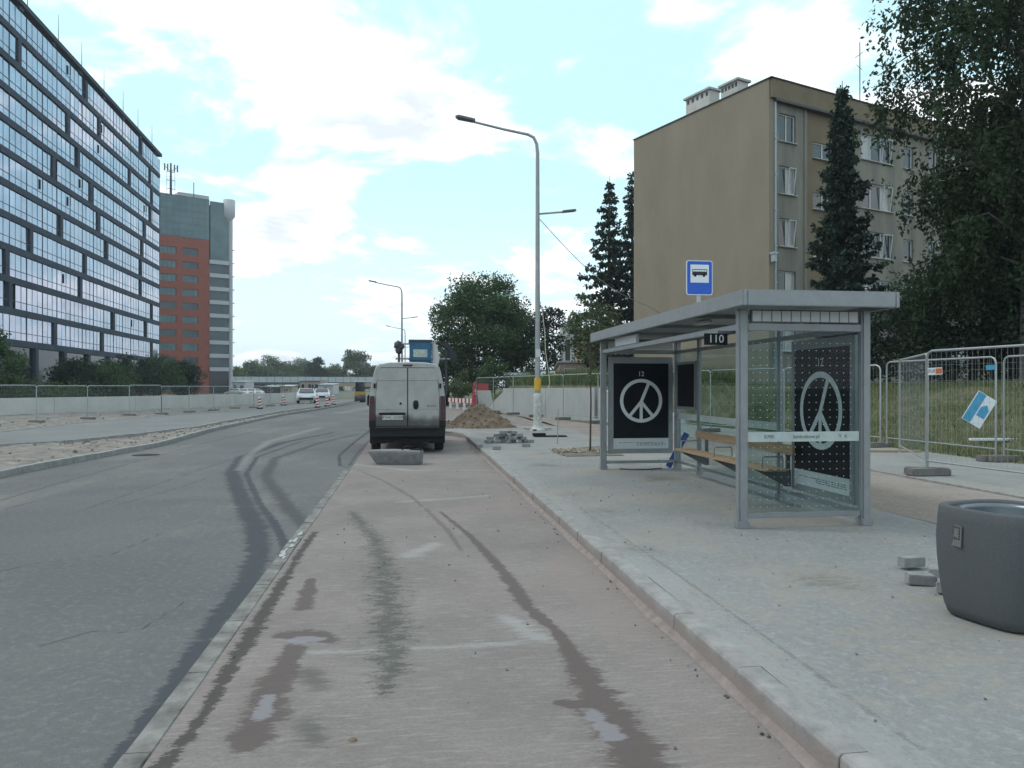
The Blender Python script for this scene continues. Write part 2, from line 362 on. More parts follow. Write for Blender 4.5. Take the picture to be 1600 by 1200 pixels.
# bus bay of pinkish concrete
b_dirt = [(548, 800, .07), (585, 840, .14), (598, 880, .17), (606, 940, .18), (612, 1000, .17), (612, 1045, .13), (600, 1085, .06)]
b_wet1 = [[(486, 905, .04), (482, 925, .08), (474, 950, .09)], [(440, 992, .09), (470, 992, .15), (515, 1000, .10)], [(462, 1010, .08), (448, 1040, .11), (425, 1080, .13), (405, 1130, .15), (395, 1165, .11)]]
b_wet2 = [[(480, 1050, .10), (500, 1075, .10)], [(480, 1130, .10), (495, 1160, .08)]]
b_strip = [(492, 832, .045), (468, 865, .05), (440, 915, .055), (412, 960, .06), (388, 1003, .07), (362, 1040, .05), (335, 1090, .045), (310, 1130, .04), (270, 1180, .05), (235, 1215, .05)]
b_wet3 = [[(688, 800, .03), (735, 838, .05), (775, 880, .075), (800, 912, .08), (825, 950, .07), (868, 985, .055), (888, 1015, .075), (915, 1060, .12), (945, 1110, .16), (985, 1160, .17), (1010, 1215, .15)], [(872, 1098, .045), (905, 1102, .075)]]
b_thin = [[(560, 735, .04), (600, 752, .05), (645, 778, .05), (660, 792, .03)], [(665, 795, .04), (700, 830, .05), (722, 862, .03)]]
b_pale = [[(455, 1022, .05), (600, 1016, .06), (760, 1008, .07), (880, 1002, .04)], [(640, 868, .16), (680, 850, .12)], [(790, 965, .1), (830, 990, .14), (850, 1000, .1)], [(620, 785, .1), (760, 775, .12)], [(500, 720, .05), (640, 735, .15), (780, 735, .1)]]
b_sheen = [[(470, 1000, .09), (500, 1000, .05)], [(408, 1120, .06), (420, 1090, .05)], [(925, 1115, .06), (955, 1150, .07)]]
BAY = layered('bay_concrete', (.200, .174, .164), (.255, .224, .211), .8, .88, [
    ('pink', (.25, .20, .185), 1.4, .7, .9, .5, (1, .6, 1)),
    ('pale', (.34, .33, .325), 4, 1.6, .9, .6, (.5, 4, 1)),
    ('thin', (.13, .11, .10), 6, 1.2, .85, .7, U1),
    ('dirt', (.085, .087, .075), 9, 2.8, .9, .85, (.8, 1.7, 1)),
    ('strip', (.062, .056, .05), 5, 1.9, .9, .88, (.8, 1.8, 1)),
    ('wetb', (.105, .10, .09), 5, 1.9, .9, .75, (.5, 5, 1)),
    ('wet', (.102, .080, .074), 4, 1.25, .7, .88, (.7, 2.0, 1)),
    ('mid', (.235, .22, .235), 4, 1.2, .6, .8, (.6, 3, 1))], bump=.4, bscale=70, stretch=(.35, 1.9, 1), grain=.36)  # mid: lighter centres of the wet patches, their sheen put into the colour
ybay = [y for y in ygeo if y < 27.5]+[28.0]
XK = lambda y: pwl(y, [0, 25, 26, 27, 28.2], [1.80, 1.80, 1.55, .8, -.5])
bay = grid('bus_bay', lambda y: -1.175, XK, ybay, 190, lambda X, Y: 0*X+.003, BAY, {
    'dirt': strk(b_dirt), 'strip': strk(b_strip), 'wet': strk(*b_wet1, *b_wet3), 'wetb': strk(*b_wet2), 'thin': strk(*b_thin), 'pale': strk(*b_pale), 'mid': strk(*b_sheen),
    'pink': lambda X, Y: snoise(X, Y, 1.2, 5)*.9+.05+np.where(X > 1.3, .5, 0)})
tag(bay, kind='structure')

# pavement, path
PAVE = layered('pavement_sandy', (.222, .222, .220), (.270, .268, .262), .9, .9, [
    ('sand', (.275, .25, .215), 5, 1.6, .92, .75, U1), ('edge', (.30, .295, .285), 5, 1.2, .9, .6, (2, .5, 1)),
    ('scuff', (.12, .115, .10), 9, 1.0, .9, .55, (1, 2, 1)), ('joint', (.13, .125, .115), 9, 1.5, .9, .5, U1)], bump=.5, bscale=60, grain=.36)
pav = grid('pavement', lambda y: XK(y)+.155, lambda y: 5.9+.05*math.sin(y), [y for y in ygeo if y < 30], 120, lambda X, Y: PAV+.006*snoise(X, Y, 2.0, 9)-.006, PAVE, {
    'sand': lambda X, Y: snoise(X, Y, 1.6, 11)*1.2+.1, 'edge': lambda X, Y: 1-(X-1.95)/.55+snoise(X, Y, 2, 4)*.3-.35, 'scuff': lambda X, Y: snoise(X, Y, 2.3, 13)*1.5-.45,
    'joint': lambda X, Y: np.max([mask(X, Y, [(2.2, 3.0), (2.22, 6.2), (2.2, 9.5)], [.02]*3), mask(X, Y, [(2.2, 16), (5.8, 16.1)], [.02]*2)], axis=0)})
tag(pav, kind='structure')
PINK = layered('pinkish_path', (.235, .195, .17), (.285, .24, .212), .8, .92, [('sand', (.30, .285, .265), 3, .9, .92, .6, U1)], bump=.4, bscale=50)
o = grid('dirt_path', lambda y: 5.9+.05*math.sin(y), lambda y: pwl(y, [0, 26, 34, 50, 140], [8.5, 8.5, 7.2, 4.6, 4.2]), [y for y in ygeo if y < 140], 40, lambda X, Y: PAV-.004+.012*snoise(X, Y, 1.5, 21), PINK, {'sand': lambda X, Y: snoise(X, Y, .8, 31)-.1})
for v_ in o.data.vertices: pass
tag(o, kind='structure')
GREYP = layered('grey_path', (.26, .26, .25), (.31, .31, .295), .8, .92, [('sand', (.30, .27, .23), 3, .9, .92, .5, U1)], bump=.3, bscale=60)
o = grid('grey_path', lambda y: 8.56, lambda y: 12.3, [y for y in ygeo if y < 36], 40, lambda X, Y: PAV+.002+0*X, GREYP, {'sand': lambda X, Y: snoise(X, Y, .8, 41)-.2}); tag(o, kind='structure')
o = grid('bare_soil', lambda y: pwl(y, [0, 30, 45, 60, 120, 400], [-1.2, -1.2, -1.2, -.7, 1.1, 22.1]), lambda y: 6.4, [27.2, 28.2, 29, 30, 32, 35, 40, 50, 70, 100, 140], 60, lambda X, Y: .07+.05*snoise(X, Y, 1.1, 2), DIRT, {}); tag(o, kind='structure')
e = MB()
er = thing('edging_kerb', None, None, (8.53, 1, 0), kind='structure')
em = MB().mm((-.04, 0.004, 0), (.04, .996, .165)).mesh('edging_stone', bevel=.006); em.materials.append(KERBP)
for i in range(33): inst('edging_stone', em, er, (random.uniform(-.006, .006), i, random.uniform(-.006, .003)), (0, 0, random.uniform(-.008, .008)))
# kerbs: every stone is a piece of its own
kr = thing('bay_kerb', None, None, (1.8, 1, 0), kind='structure')
km = MB(); km.prism([(0, .0015, -.05), (.15, .0015, -.05), (.15, .0015, PAV+.002), (.022, .0015, PAV+.002), (0.008, .0015, PAV-.014)], (0, .997, 0)); km = km.mesh('kerb_stone', bevel=.003); km.materials.append(KERBP)
for i in range(24): inst('kerb_stone', km, kr, (random.uniform(-.003, .003), i, random.uniform(-.002, .002)), (0, random.uniform(-.006, .006), random.uniform(-.006, .006)))
cur = Vector((1.8, 25, 0)); a = 0
for i, da in enumerate((6, 12, 14, 14, 8, 0)):
    a += R(da); inst('kerb_stone', km, kr, cur-Vector((1.8, 1, 0)), (0, 0, a), (1, .62, 1)); cur = cur+Vector((-math.sin(a), math.cos(a), 0))*.62
hm = MB()
hy = np.arange(1.0, 25.0, .12); hw = .05+.022*snoise(hy, hy*0, 3.0, 17)+.01*snoise(hy, hy*0, 17.0, 18)
for i in range(len(hy)-1):
    hm.quad((1.8-hw[i], hy[i], .0045), (1.8-hw[i+1], hy[i+1], .0045), (1.803, hy[i+1], .035), (1.803, hy[i], .035))
tag(hm.build('mortar_haunch', mat('pink_mortar', (.225, .185, .17), .95, var=.25, scale=8, bump=.5, bscale=60), kr, world=True), 'pinkish mortar smeared along the foot of the kerb')
fr_ = thing('flush_kerb', None, None, (-1.30, 1, 0), kind='structure')
fm = MB().mm((0, .003, -.1), (.122, .9985, .009)).mesh('kerb_stone', bevel=.004); fm.materials.append(KERBF)
for i in range(15): inst('kerb_stone', fm, fr_, (random.uniform(-.004, .004), i-.3, random.uniform(-.003, .003)), (0, 0, random.uniform(-.004, .004)))
pm = MB()
for k in range(11):
    y = random.uniform(7.6, 9.6); x = random.uniform(-1.285, -1.21); a_ = random.uniform(.02, .06)
    pm.quad(*[(x+a_*.6*math.cos(t)*random.uniform(.6, 1.1), y+a_*2.2*math.sin(t)*random.uniform(.6, 1.1), .0135+k*.00012) for t in np.linspace(0, 6.283, 9)[:-1]])
tag(pm.build('paint_splash', mat('white_splash', (.36, .37, .37), .85, var=.2, scale=20), fr_, world=True), 'dried white splashes on the flush kerb')
# left kerb of the carriageway
lr = thing('road_kerb', None, None, (0, 0, 0), kind='structure')
lm_ = MB().mm((-.15, .005, -.08), (0, .995, .13)).mesh('kerb_stone', bevel=.012); lm_.materials.append(KERB)
pts = poly_step([(LK(y), y, 0) for y in np.arange(6, 90, .5)], 1.0)
for i in range(len(pts)-1):
    d_ = pts[i+1]-pts[i]; inst('kerb_stone', lm_, lr, (pts[i].x, pts[i].y, random.uniform(-.008, .006)), (0, 0, math.atan2(d_.y, d_.x)-math.pi/2+random.uniform(-.008, .008)))
# rubble median, second carriageway, verge
CN = lambda y: pwl(y, [p.y for p in CNp], [p.x for p in CNp]); CF = lambda y: pwl(y, [p.y for p in CFp], [p.x for p in CFp])
def medz(X, Y):
    z = .05+.07*snoise(X, Y, 2.2, 51)+.03*snoise(X, Y, 7, 52); return np.clip(z, -.03, .2)
o = grid('median_soil', lambda y: CN(y)-.05, lambda y: LK(y)-.14, [y for y in ygeo if 5 < y < 85], 30, medz, DIRT, {}); tag(o, kind='structure')
ASP2 = layered('light_asphalt', (.18, .185, .187), (.215, .217, .213), .5, .85, [('pale', (.27, .26, .24), 2, .8, .9, .6, (1, .3, 1))], bump=.2, bscale=80)
o = grid('second_carriageway', CF, CN, [y for y in ygeo if 10 < y < 96], 24, lambda X, Y: .10+0*X, ASP2, {'pale': lambda X, Y: snoise(X, Y, .5, 61)-.3}); tag(o, kind='structure')
ck = thing('carriageway_kerb', None, None, (0, 0, 0), kind='structure')
cm_ = MB().mm((-.06, .005, -.1), (.06, .995, .12)).mesh('kerb_stone', bevel=.01); cm_.materials.append(KERB)
for fn, y1 in ((CN, 70), (CF, 80)):
    pts = poly_step([(fn(y), y, 0) for y in np.arange(16, y1, .5)], 1.0)
    for i in range(len(pts)-1):
        d_ = pts[i+1]-pts[i]; inst('kerb_stone', cm_, ck, (pts[i].x, pts[i].y, random.uniform(-.008, .006)), (0, 0, math.atan2(d_.y, d_.x)-math.pi/2))
WLp = [P(u, v) for u, v in ((-260, 661), (0, 650), (100, 646.5), (200, 643), (350, 636), (440, 630.5), (475, 627.5))]
WL = lambda y: pwl(y, [p.y for p in WLp], [p.x for p in WLp])
def verz(X, Y): return .05+.10*snoise(X, Y, 1.0, 71)+.05*snoise(X, Y, 3.3, 72)
o = grid('verge_soil', lambda y: WL(y)+.1, lambda y: CF(y)-.05, [y for y in ygeo if 14 < y < 88], 40, verz, DIRT, {}); tag(o, kind='structure')
# rubble lumps on the median: nobody could count them
def rocks(name, pts, smin, smax, m, parent=None):
    ico = [Vector(p).normalized() for p in ((1, 0, 0), (-1, 0, 0), (0, 1, 0), (0, -1, 0), (0, 0, 1), (0, 0, -1))]
    fc = [(0, 2, 4), (2, 1, 4), (1, 3, 4), (3, 0, 4), (2, 0, 5), (1, 2, 5), (3, 1, 5), (0, 3, 5)]
    b_ = MB()
    for p in pts:
        s = smin+(smax-smin)*random.random()**2.5; M_ = Matrix.Rotation(random.random()*6.28, 3, 'Z') @ Matrix.Rotation(random.random()*6.28, 3, 'X')
        b_.add([Vector(p)+Vector((0, 0, s*.3))+(M_ @ (q*s*random.uniform(.6, 1.3))) for q in ico], fc)
    return b_.build(name, m, parent)
pts = []
for i in range(1100):
    y = random.uniform(12, 80)**1.0; s = random.random(); x = CN(y)*(1-s)+(LK(y)-.2)*s; pts.append((x, y, float(medz(np.array(x), np.array(y)))))
RUB = mat('rubble_stone', (.19, .165, .14), .95, var=.35, scale=7, bump=.4, bscale=40)
tag(rocks('median_rubble', pts, .012, .06, RUB), 'broken lumps of concrete and soil strewn along the median', 'rubble', kind='stuff')
pts = [];
for i in range(450):
    y = random.uniform(20, 85); s = random.random(); x = WL(y)*(1-s)+(CF(y)-.2)*s; pts.append((x, y, float(verz(np.array(x), np.array(y)))))
tag(rocks('verge_rubble', pts, .015, .07, RUB), 'stones and soil lumps in front of the long low wall', 'rubble', kind='stuff')
pts = [(random.uniform(-1.1, 1.75), random.uniform(2.4, 16), .002) for i in range(150)]+[(1.74-abs(random.gauss(0, .05)), random.uniform(2.4, 24), .004) for i in range(160)]
tag(rocks('bay_grit', pts, .003, .014, mat('grit', (.10, .09, .08), .95, var=.3)), 'small grit and crumbs lying on the pink bay', 'grit', kind='stuff')
pts = [(random.uniform(2.1, 5.9), random.uniform(3, 16), PAV-.004) for i in range(420)]
tag(rocks('pavement_grit', pts, .003, .013, mat('grit2', (.16, .15, .135), .95, var=.3)), 'small grit and crumbs lying on the sandy pavement', 'grit', kind='stuff')

# embankment and terrace on the right
XB = lambda y: pwl(y, [0, 25, 32, 38, 44.6, 60, 160], [12.25, 12.1, 11.2, 9.75, 5.75, 5.2, 5.0])
def terr_h(off, y):
    wd = pwl(y, [0, 29, 32, 45, 47, 54], [5.0, 5.0, .15, .15, 5.5, 7.0]); t = np.clip(off/wd, 0, 1); h = 1.62 if y < 47 else 1.5
    return (t*t*(3-2*t)*.35+t*.65)*h
offs = np.array([0, .16, .4, .8, 1.2, 1.7, 2.2, 2.8, 3.4, 4.0, 4.6, 5.2, 6, 8, 11, 15, 22, 35, 60, 140])
ty = [1, 3, 5, 7, 8, 9, 10, 11, 12, 13, 14, 15, 16, 17, 18, 19, 20, 22, 24, 26, 28, 29, 30, 31, 32, 34, 36, 38, 40, 42, 44.6, 46, 47, 49, 52, 56, 62, 70, 85, 110, 160]
tv = MB(); vv = []; nO = len(offs)
for y in ty:
    for o_ in offs:
        n_ = .06*float(snoise(np.array(XB(y)+o_), np.array(float(y)), 1.3, 81)) if o_ > .3 else 0
        vv.append((XB(y)+o_, y, float(terr_h(o_, y))+.12+n_))
ff = [(i*nO+j, i*nO+j+1, (i+1)*nO+j+1, (i+1)*nO+j) for i in range(len(ty)-1) for j in range(nO-1)]
tv.add(vv, ff, True); tag(tv.build('grass_embankment', GRASSG), kind='structure')
TZ = 1.72
GR = mat('grass_blades', (.07, .14, .036), .8, var=.3, scale=1.0, c2=(.15, .165, .06), island=.45, trans=.25)
def blades(name, pts, hmin, hmax, wd, m):
    n = len(pts); P0 = np.array(pts, dtype=float); a = rng.uniform(0, 6.28, n); h = rng.uniform(hmin, hmax, n); ln = rng.uniform(.2, .7, n)*h; b = rng.uniform(0, 6.28, n)
    sx = np.stack([np.cos(a), np.sin(a), 0*a], -1)*wd; tip = np.stack([np.cos(b)*ln, np.sin(b)*ln, h], -1)
    return quads(name, np.stack([P0-sx, P0+sx, P0+tip], 1), m)
pts = []
for i in range(45000):
    y = 9+24*random.random()**1.2; o_ = random.uniform(0, 6.5); x = XB(y)+o_
    if snoise(np.array(x), np.array(y), 1.1, 90) < -.25 and random.random() < .75: continue
    pts.append((x, y, float(terr_h(o_, y))+.12))
tag(blades('slope_grass', pts, .05, .20, .010, GR), 'patchy short grass on the slope behind the site fence', 'grass', kind='stuff')
pts = []
for i in range(16000):
    y = random.uniform(36, 58); o_ = random.uniform(.4, 7); pts.append((XB(y)+o_, y, float(terr_h(o_, y))+.10))
tag(blades('tall_weeds', pts, .3, 1.15, .03, mat('weed', (.06, .11, .025), .8, var=.35, scale=.9, c2=(.11, .15, .035), island=.4, trans=.3)), 'tall green weeds growing above the grey retaining wall', 'weeds', kind='stuff')

# ================================================================ WALLS
def long_wall(name, label, pts, h0, h1, th, m, panel=6.0):
    r = thing(name, label, 'wall', pts[0])
    pp = poly_step(pts, panel); n = len(pp)
    for i in range(n-1):
        a, b = pp[i], pp[i+1]; d_ = (b-a).normalized(); nrm = Vector((-d_.y, d_.x, 0))*th; a2 = a+d_*.012; b2 = b-d_*.012
        ha = h0+(h1-h0)*i/(n-1); hb = h0+(h1-h0)*(i+1)/(n-1); m_ = MB()
        m_.prism([a2+Vector((0, 0, -.3)), b2+Vector((0, 0, -.3)), b2+Vector((0, 0, hb)), a2+Vector((0, 0, ha))], nrm)
        m_.build('wall_panel', m, r, world=True)
    return r
lw = long_wall('retaining_wall', 'long low pale concrete wall across the road, before the glass office block', [(p.x, p.y, 0) for p in WLp], 1.02, 1.05, .3, mat('pale_wall', (.50, .50, .475), .9, var=.12, scale=.8, bump=.2, bscale=20))
rw = long_wall('retaining_wall', 'grey concrete retaining wall with blue graffiti below green weeds', [(9.65, 37.9, .1), (5.65, 44.6, .1)], 1.55, 1.5, .28, WALLC, 3.8)
c0 = Vector((5.65, 44.6, 0)); m_ = MB(); m_.prism([c0+Vector((.03, .05, .1)), c0+Vector((-.9, 2.4, .1)), c0+Vector((-.45, 1.2, .9)), c0+Vector((.03, .05, 1.5))], (.28, .1, 0)); m_.build('wall_wing', WALLC, rw, world=True)
gcol = mat('graffiti_blue', (.16, .25, .36), .9, var=.4, scale=9)
dv = (Vector((5.65, 44.6, 0))-Vector((9.65, 37.9, 0))).normalized(); nv = Vector((-dv.y, dv.x, 0))*-1
gm = MB(); g0 = Vector((9.65, 37.9, 0))+dv*6.3+Vector((-dv.y, dv.x, 0))*.004
if True:
    side = -1
    base = Vector((9.65, 37.9, 0))+dv*5.6
    nrm = Vector((dv.y, -dv.x, 0))
    if nrm.dot(Vector((0, -1, 0))) < 0: nrm = -nrm
    pth = [(0, .7), (.2, 1.2), (.35, .8), (.55, 1.25), (.6, .75), (.85, .8), (.9, 1.2), (1.1, 1.15), (1.15, .8), (.95, .75), (1.25, 1.1), (1.4, .7)]
    for i in range(len(pth)-1):
        a_ = base+dv*pth[i][0]+Vector((0, 0, pth[i][1]+.05))+nrm*.014; b_ = base+dv*pth[i+1][0]+Vector((0, 0, pth[i+1][1]+.05))+nrm*.014
        gm.bar(a_, b_, .004, .07, up=nrm.cross((b_-a_).normalized()))
tag(gm.build('graffiti', gcol, rw, world=True), 'faint blue sprayed scribble')
sw = long_wall('ramp_wall', 'pale concrete stair side wall seen through the shelter glass', [(11.6, 30.2, .12), (9.72, 37.7, .12)], .25, 1.5, .25, WALLC, 3.8)
# ================================================================ BUILDINGS
def facade(m_, x0, x1, z0, z1, ops, y=0.0, rev=.18):
    """wall sheet in the local x-z plane at y with openings and their reveals"""
    xs = sorted({x0, x1, *[o_[0] for o_ in ops], *[o_[1] for o_ in ops]}); zs = sorted({z0, z1, *[o_[2] for o_ in ops], *[o_[3] for o_ in ops]})
    xs = [x for x in xs if x0 <= x <= x1]; zs = [z for z in zs if z0 <= z <= z1]
    for i in range(len(xs)-1):
        for j in range(len(zs)-1):
            cx_, cz_ = (xs[i]+xs[i+1])/2, (zs[j]+zs[j+1])/2
            if any(o_[0] < cx_ < o_[1] and o_[2] < cz_ < o_[3] for o_ in ops): continue
            m_.quad((xs[i], y, zs[j]), (xs[i+1], y, zs[j]), (xs[i+1], y, zs[j+1]), (xs[i], y, zs[j+1]))
    for (a, b, c, d_) in ops:
        if a < x0 or b > x1: continue
        m_.quad((a, y, c), (a, y, d_), (a, y+rev, d_), (a, y+rev, c)); m_.quad((b, y, c), (b, y+rev, c), (b, y+rev, d_), (b, y, d_))
        m_.quad((a, y, c), (a, y+rev, c), (b, y+rev, c), (b, y, c)); m_.quad((a, y, d_), (b, y, d_), (b, y+rev, d_), (a, y+rev, d_))
OCHRE = mat('ochre_render', (.238, .202, .153), .92, var=.10, scale=.5, bump=.3, bscale=40, stretch=(1.2, 1.2, .5))
GREYR = mat('grey_render', (.19, .182, .155), .92, var=.32, scale=.8, bump=.25, bscale=40, stretch=(1.3, 1.3, .22))
BROWNR = mat('brown_render', (.17, .135, .09), .92, var=.15, scale=.9, bump=.2, bscale=40)
WFRAME = mat('white_frame', (.52, .53, .53), .5, var=.04)
DGLASS = mat('window_glass', (.03, .035, .04), .05, var=.3, scale=.7, spec=.9)
CURT = mat('net_curtain', (.35, .35, .34), .3, var=.3, scale=5, stretch=(6, 6, .3), spec=.8)
ZINC = mat('zinc_pipe', (.36, .40, .42), .5, .3, var=.1)
DARKM = mat('dark_trim', (.05, .05, .055), .6)
bl = thing('apartment_block', 'ochre gabled five storey apartment block with grey windowed front', 'building', (18.8, 37.8, 1.5), R(21))
HB = 16.4; LB = 46.0; WB = 11.3
cols_ = [(0.82, 2.09, 0, 1.5), (3.55, 5.18, -.5, .9), (7.5, 10.3, 0, 1.5), (11.35, 12.3, 0, 1.35), (13.8, 14.75, 0, 1.5), (16.3, 19.0, 0, 1.5), (20.6, 22.2, -.5, .9), (24, 25.3, 0, 1.5), (27.5, 30.3, 0, 1.5), (32, 33, 0, 1.4), (35, 37.7, 0, 1.5), (40, 41.3, 0, 1.5)]
ops = []
for k in range(5):
    for (a, b, dz, h) in cols_: ops.append((a, b, 2.1+2.8*k+dz, 2.1+2.8*k+dz+h))
m_ = MB(); facade(m_, 0, 3.0, -1.5, HB-1.0, ops); m_.build('front_wall', GREYR, bl)
m_ = MB(); facade(m_, 6.4, LB, -1.5, HB-1.0, ops); m_.build('front_wall', GREYR, bl)
m_ = MB(); facade(m_, 3.0, 6.4, -1.5, HB-1.0, ops, y=.08, rev=.12); m_.quad((3, 0, -1.5), (3, .08, -1.5), (3, .08, HB-1), (3, 0, HB-1)); m_.quad((6.4, 0, -1.5), (6.4, .08, -1.5), (6.4, .08, HB-1), (6.4, 0, HB-1)); m_.build('stair_bay', BROWNR, bl)
m_ = MB(); m_.mm((-.06, -.12, -1.5), (0.0, WB, HB)); m_.mm((.002, -.115, -1.5), (.30, -.004, HB-1.0)); m_.build('gable_wall', OCHRE, bl)
m_ = MB(); m_.mm((0.006, .45, -1.5), (LB, WB, HB-.4)); m_.build('building_core', DARKM, bl)
m_ = MB(); m_.mm((.004, -.28, HB-1.0), (LB+.1, .3, HB-.02)); rf = m_.build('parapet', BROWNR, bl)
m_ = MB(); m_.mm((.3, -.30, HB-1.13), (LB, .05, HB-1.004)); m_.build('eaves_gutter', DARKM, bl)
m_ = MB(); m_.mm((-.12, -.34, HB+.002), (.16, WB+.05, HB+.05)); m_.mm((.165, -.34, HB+.002), (LB+.1, .34, HB+.05)); m_.mm((.17, .35, HB-.39), (LB, WB, HB-.2)); m_.build('roof', DARKM, bl)
m_ = MB(); m_.tube([(.42, -.1, -1.5), (.42, -.1, HB-1.1)], .07, 10); dp = m_.build('drainpipe', ZINC, bl)
for z in np.arange(0, 15, 1.9): MB().mm((.33, -.19, z), (.51, -.02, z+.05)).build('pipe_clip', ZINC, dp)
m_ = MB(); m_.mm((2.72, -.05, -1.5), (2.94, -.004, HB-1.02)); m_.build('pilaster_strip', GREYR, bl)
BLK = mat('chimney_render', (.50, .49, .45), .9, var=.15, scale=2)
for (cx_, cy_, wx, wy, h) in ((.9, 5.9, .8, 2.0, 1.25), (.9, 3.3, .8, 1.3, 1.0)):
    ch = MB().mm((cx_-wx/2, cy_-wy/2, HB-.2), (cx_+wx/2, cy_+wy/2, HB+h)).build('chimney', BLK, bl)
    MB().mm((cx_-wx/2-.12, cy_-wy/2-.12, HB+h), (cx_+wx/2+.12, cy_+wy/2+.12, HB+h+.12)).build('chimney_cap', CONC, ch)
    for q in range(5):
        yy = cy_-wy/2+wy*(q+.5)/5; MB().mm((cx_-wx/2-.006, yy-.09, HB+h-.32), (cx_-wx/2+.05, yy+.09, HB+h-.08)).build('flue_vent', DARKM, ch)
m_ = MB(); m_.tube([(9, 1.2, HB-.3), (9, 1.2, HB+4.4)], .03, 6); m_.tube([(8.6, 1.2, HB+3.4), (9.3, 1.2, HB+3.9)], .02, 5); m_.tube([(8.7, 1.2, HB+3.0), (9.2, 1.2, HB+2.8)], .015, 5); m_.build('antenna', DARKM, bl)
m_ = MB(); m_.box((.1, -.3, 7.2), (.28, .34, .1)); m_.box((.1, -.3, 6.95), (.2, .24, .4)); m_.build('wall_lamp', ZINC, bl)
def window(parent, a, b, z0, z1, y, n, open_=False):
    f = MB(); t = .07
    f.mm((a, y-.03, z0), (b, y+.05, z0+t)); f.mm((a, y-.03, z1-t), (b, y+.05, z1))
    for i in range(n+1):
        x = a+(b-a)*i/n; xa = max(a, min(b-t, x-t/2)); f.mm((xa, y-.028, z0+t), (xa+t, y+.048, z1-t))
    w_ = f.build('window', WFRAME, parent)
    for i in range(n):
        xa = a+(b-a)*i/n+t/2; xb = a+(b-a)*(i+1)/n-t/2
        MB().mm((xa, y+.01, z0+t), (xb, y+.025, z1-t)).build('pane', CURT if random.random() < .35 else DGLASS, w_)
    MB().mm((a-.06, y-.26, z0-.05), (b+.06, y-.035, z0-.004)).build('sill', CONC, w_)
    if open_:
        s = MB(); xa = a+(b-a)*(n-1)/n+t; xb = b-t
        for p, q in (((xa, y-.05, z0+t), (xa, y-.22, z1-t)), ((xb, y-.05, z0+t), (xb, y-.22, z1-t)), ((xa, y-.22, z1-t), (xb, y-.22, z1-t)), ((xa, y-.05, z0+t), (xb, y-.05, z0+t))): s.bar(p, q, .06, .04)
        s.build('tilted_sash', WFRAME, w_)
for k in range(5):
    for ci, (a, b, dz, h) in enumerate(cols_):
        if a > 31: continue
        z0 = 2.1+2.8*k+dz; n = 3 if b-a > 2.2 else (2 if b-a > 1.1 else 1)
        window(bl, a+.002, b-.002, z0+.002, z0+h-.002, .14 if ci not in (1, 6) else .19, n, random.random() < .35)

# glass office block
OGL = mat('office_glass', (.36, .405, .50), .05, .95, var=.16, scale=.25)
OSP = mat('office_spandrel', (.05, .064, .088), .8, var=.2, scale=.5, spec=.15)
OMU = mat('office_mullion', (.10, .125, .17), .7, .0, spec=.2)
OGR = mat('office_ground_glass', (.02, .025, .03), .06, .2, var=.4, scale=.2)
fd = Vector((-.184, 1)).normalized(); fdw = Vector((fd.x*CS+fd.y*SN, -fd.x*SN+fd.y*CS, 0))
ca_ = D(250, 604, 142); cn = Vector((ca_.x, ca_.y, 0))           # the visible far corner
ob = thing('office_block', 'tall dark banded glass office block on the left', 'building', cn, math.atan2(-fdw.y, -fdw.x))
# local +x runs from the far corner towards the camera, local -y or +y is outwards (towards road)
OL = 92.0; FH = 3.455; Z0 = 6.2; NF = 11; PW = 1.42
outw = 1.0
m_ = MB(); m_.mm((.15, -30, 0), (OL, -.35, Z0+NF*FH-.5)); m_.build('building_core', OSP, ob)
zt = Z0+NF*FH
brk = {}
for k in range(NF):
    zb = Z0+k*FH
    m_ = MB(); m_.mm((0, -.45, zb-.02), (OL, .06, zb+.72)); m_.build('spandrel_band', OSP, ob)
    r_ = random.Random(100+k); x = r_.uniform(4, 12); bs = []
    while x < OL: bs.append(x); x += r_.choice([12.8, 17, 21.3, 25.6, 34])
    brk[k] = bs
    for x in bs: MB().mm((x-.4, -.45, zb+.725), (x+.4, .055, zb+FH-.025)).build('pilaster', OSP, ob)
m_ = MB(); m_.mm((-.3, -30, zt+.55), (OL, .3, zt+1.1)); m_.build('roof_slab', OSP, ob)
m_ = MB(); m_.mm((0, -29, zt-.02), (OL, -1.6, zt+.54)); m_.mm((0, -1.5, zt-.02), (OL, -.4, zt+.1)); m_.build('roof_recess', OMU, ob)
for x in np.arange(3, OL, 9): MB().mm((x-.5, -.45, zt+.1), (x+.5, .05, zt+.55)).build('roof_bracket', OSP, ob)
for x in (1.5, 10, 18, 27, 36, 44, 53, 62, 70): MB().tube([(x, -1, zt+1.1), (x, -1, zt+5.8)], [.06, .02], 5).build('lightning_rod', OMU, ob)
pane_me = MB().mm((-.5*PW+.04, -.16, .0), (.5*PW-.04, -.12, 1.0)).mesh('pane'); pane_me.materials.append(OGL)
rest = MB(); mul = MB(); cand = []
for k in range(NF):
    zb = Z0+k*FH+.72; hh = FH-.74
    n = int(OL/PW)
    for i in range(n):
        x = PW*(i+.5)
        if any(abs(x-b) < .75 for b in brk[k]): continue
        cand.append((x, zb, hh, k))
    mul.mm((0, -.12, zb+hh*.30), (OL, -.09, zb+hh*.30+.07))
    for i in range(n+1):
        x = PW*i
        if any(abs(x-b) < .7 for b in brk[k]): continue
        mul.mm((x-.03, -.14, zb+.002), (x+.03, -.10 if i % 3 else -.07, zb+hh-.002))
cand.sort(key=lambda c: -c[0] if c[0] < 70 else c[0])
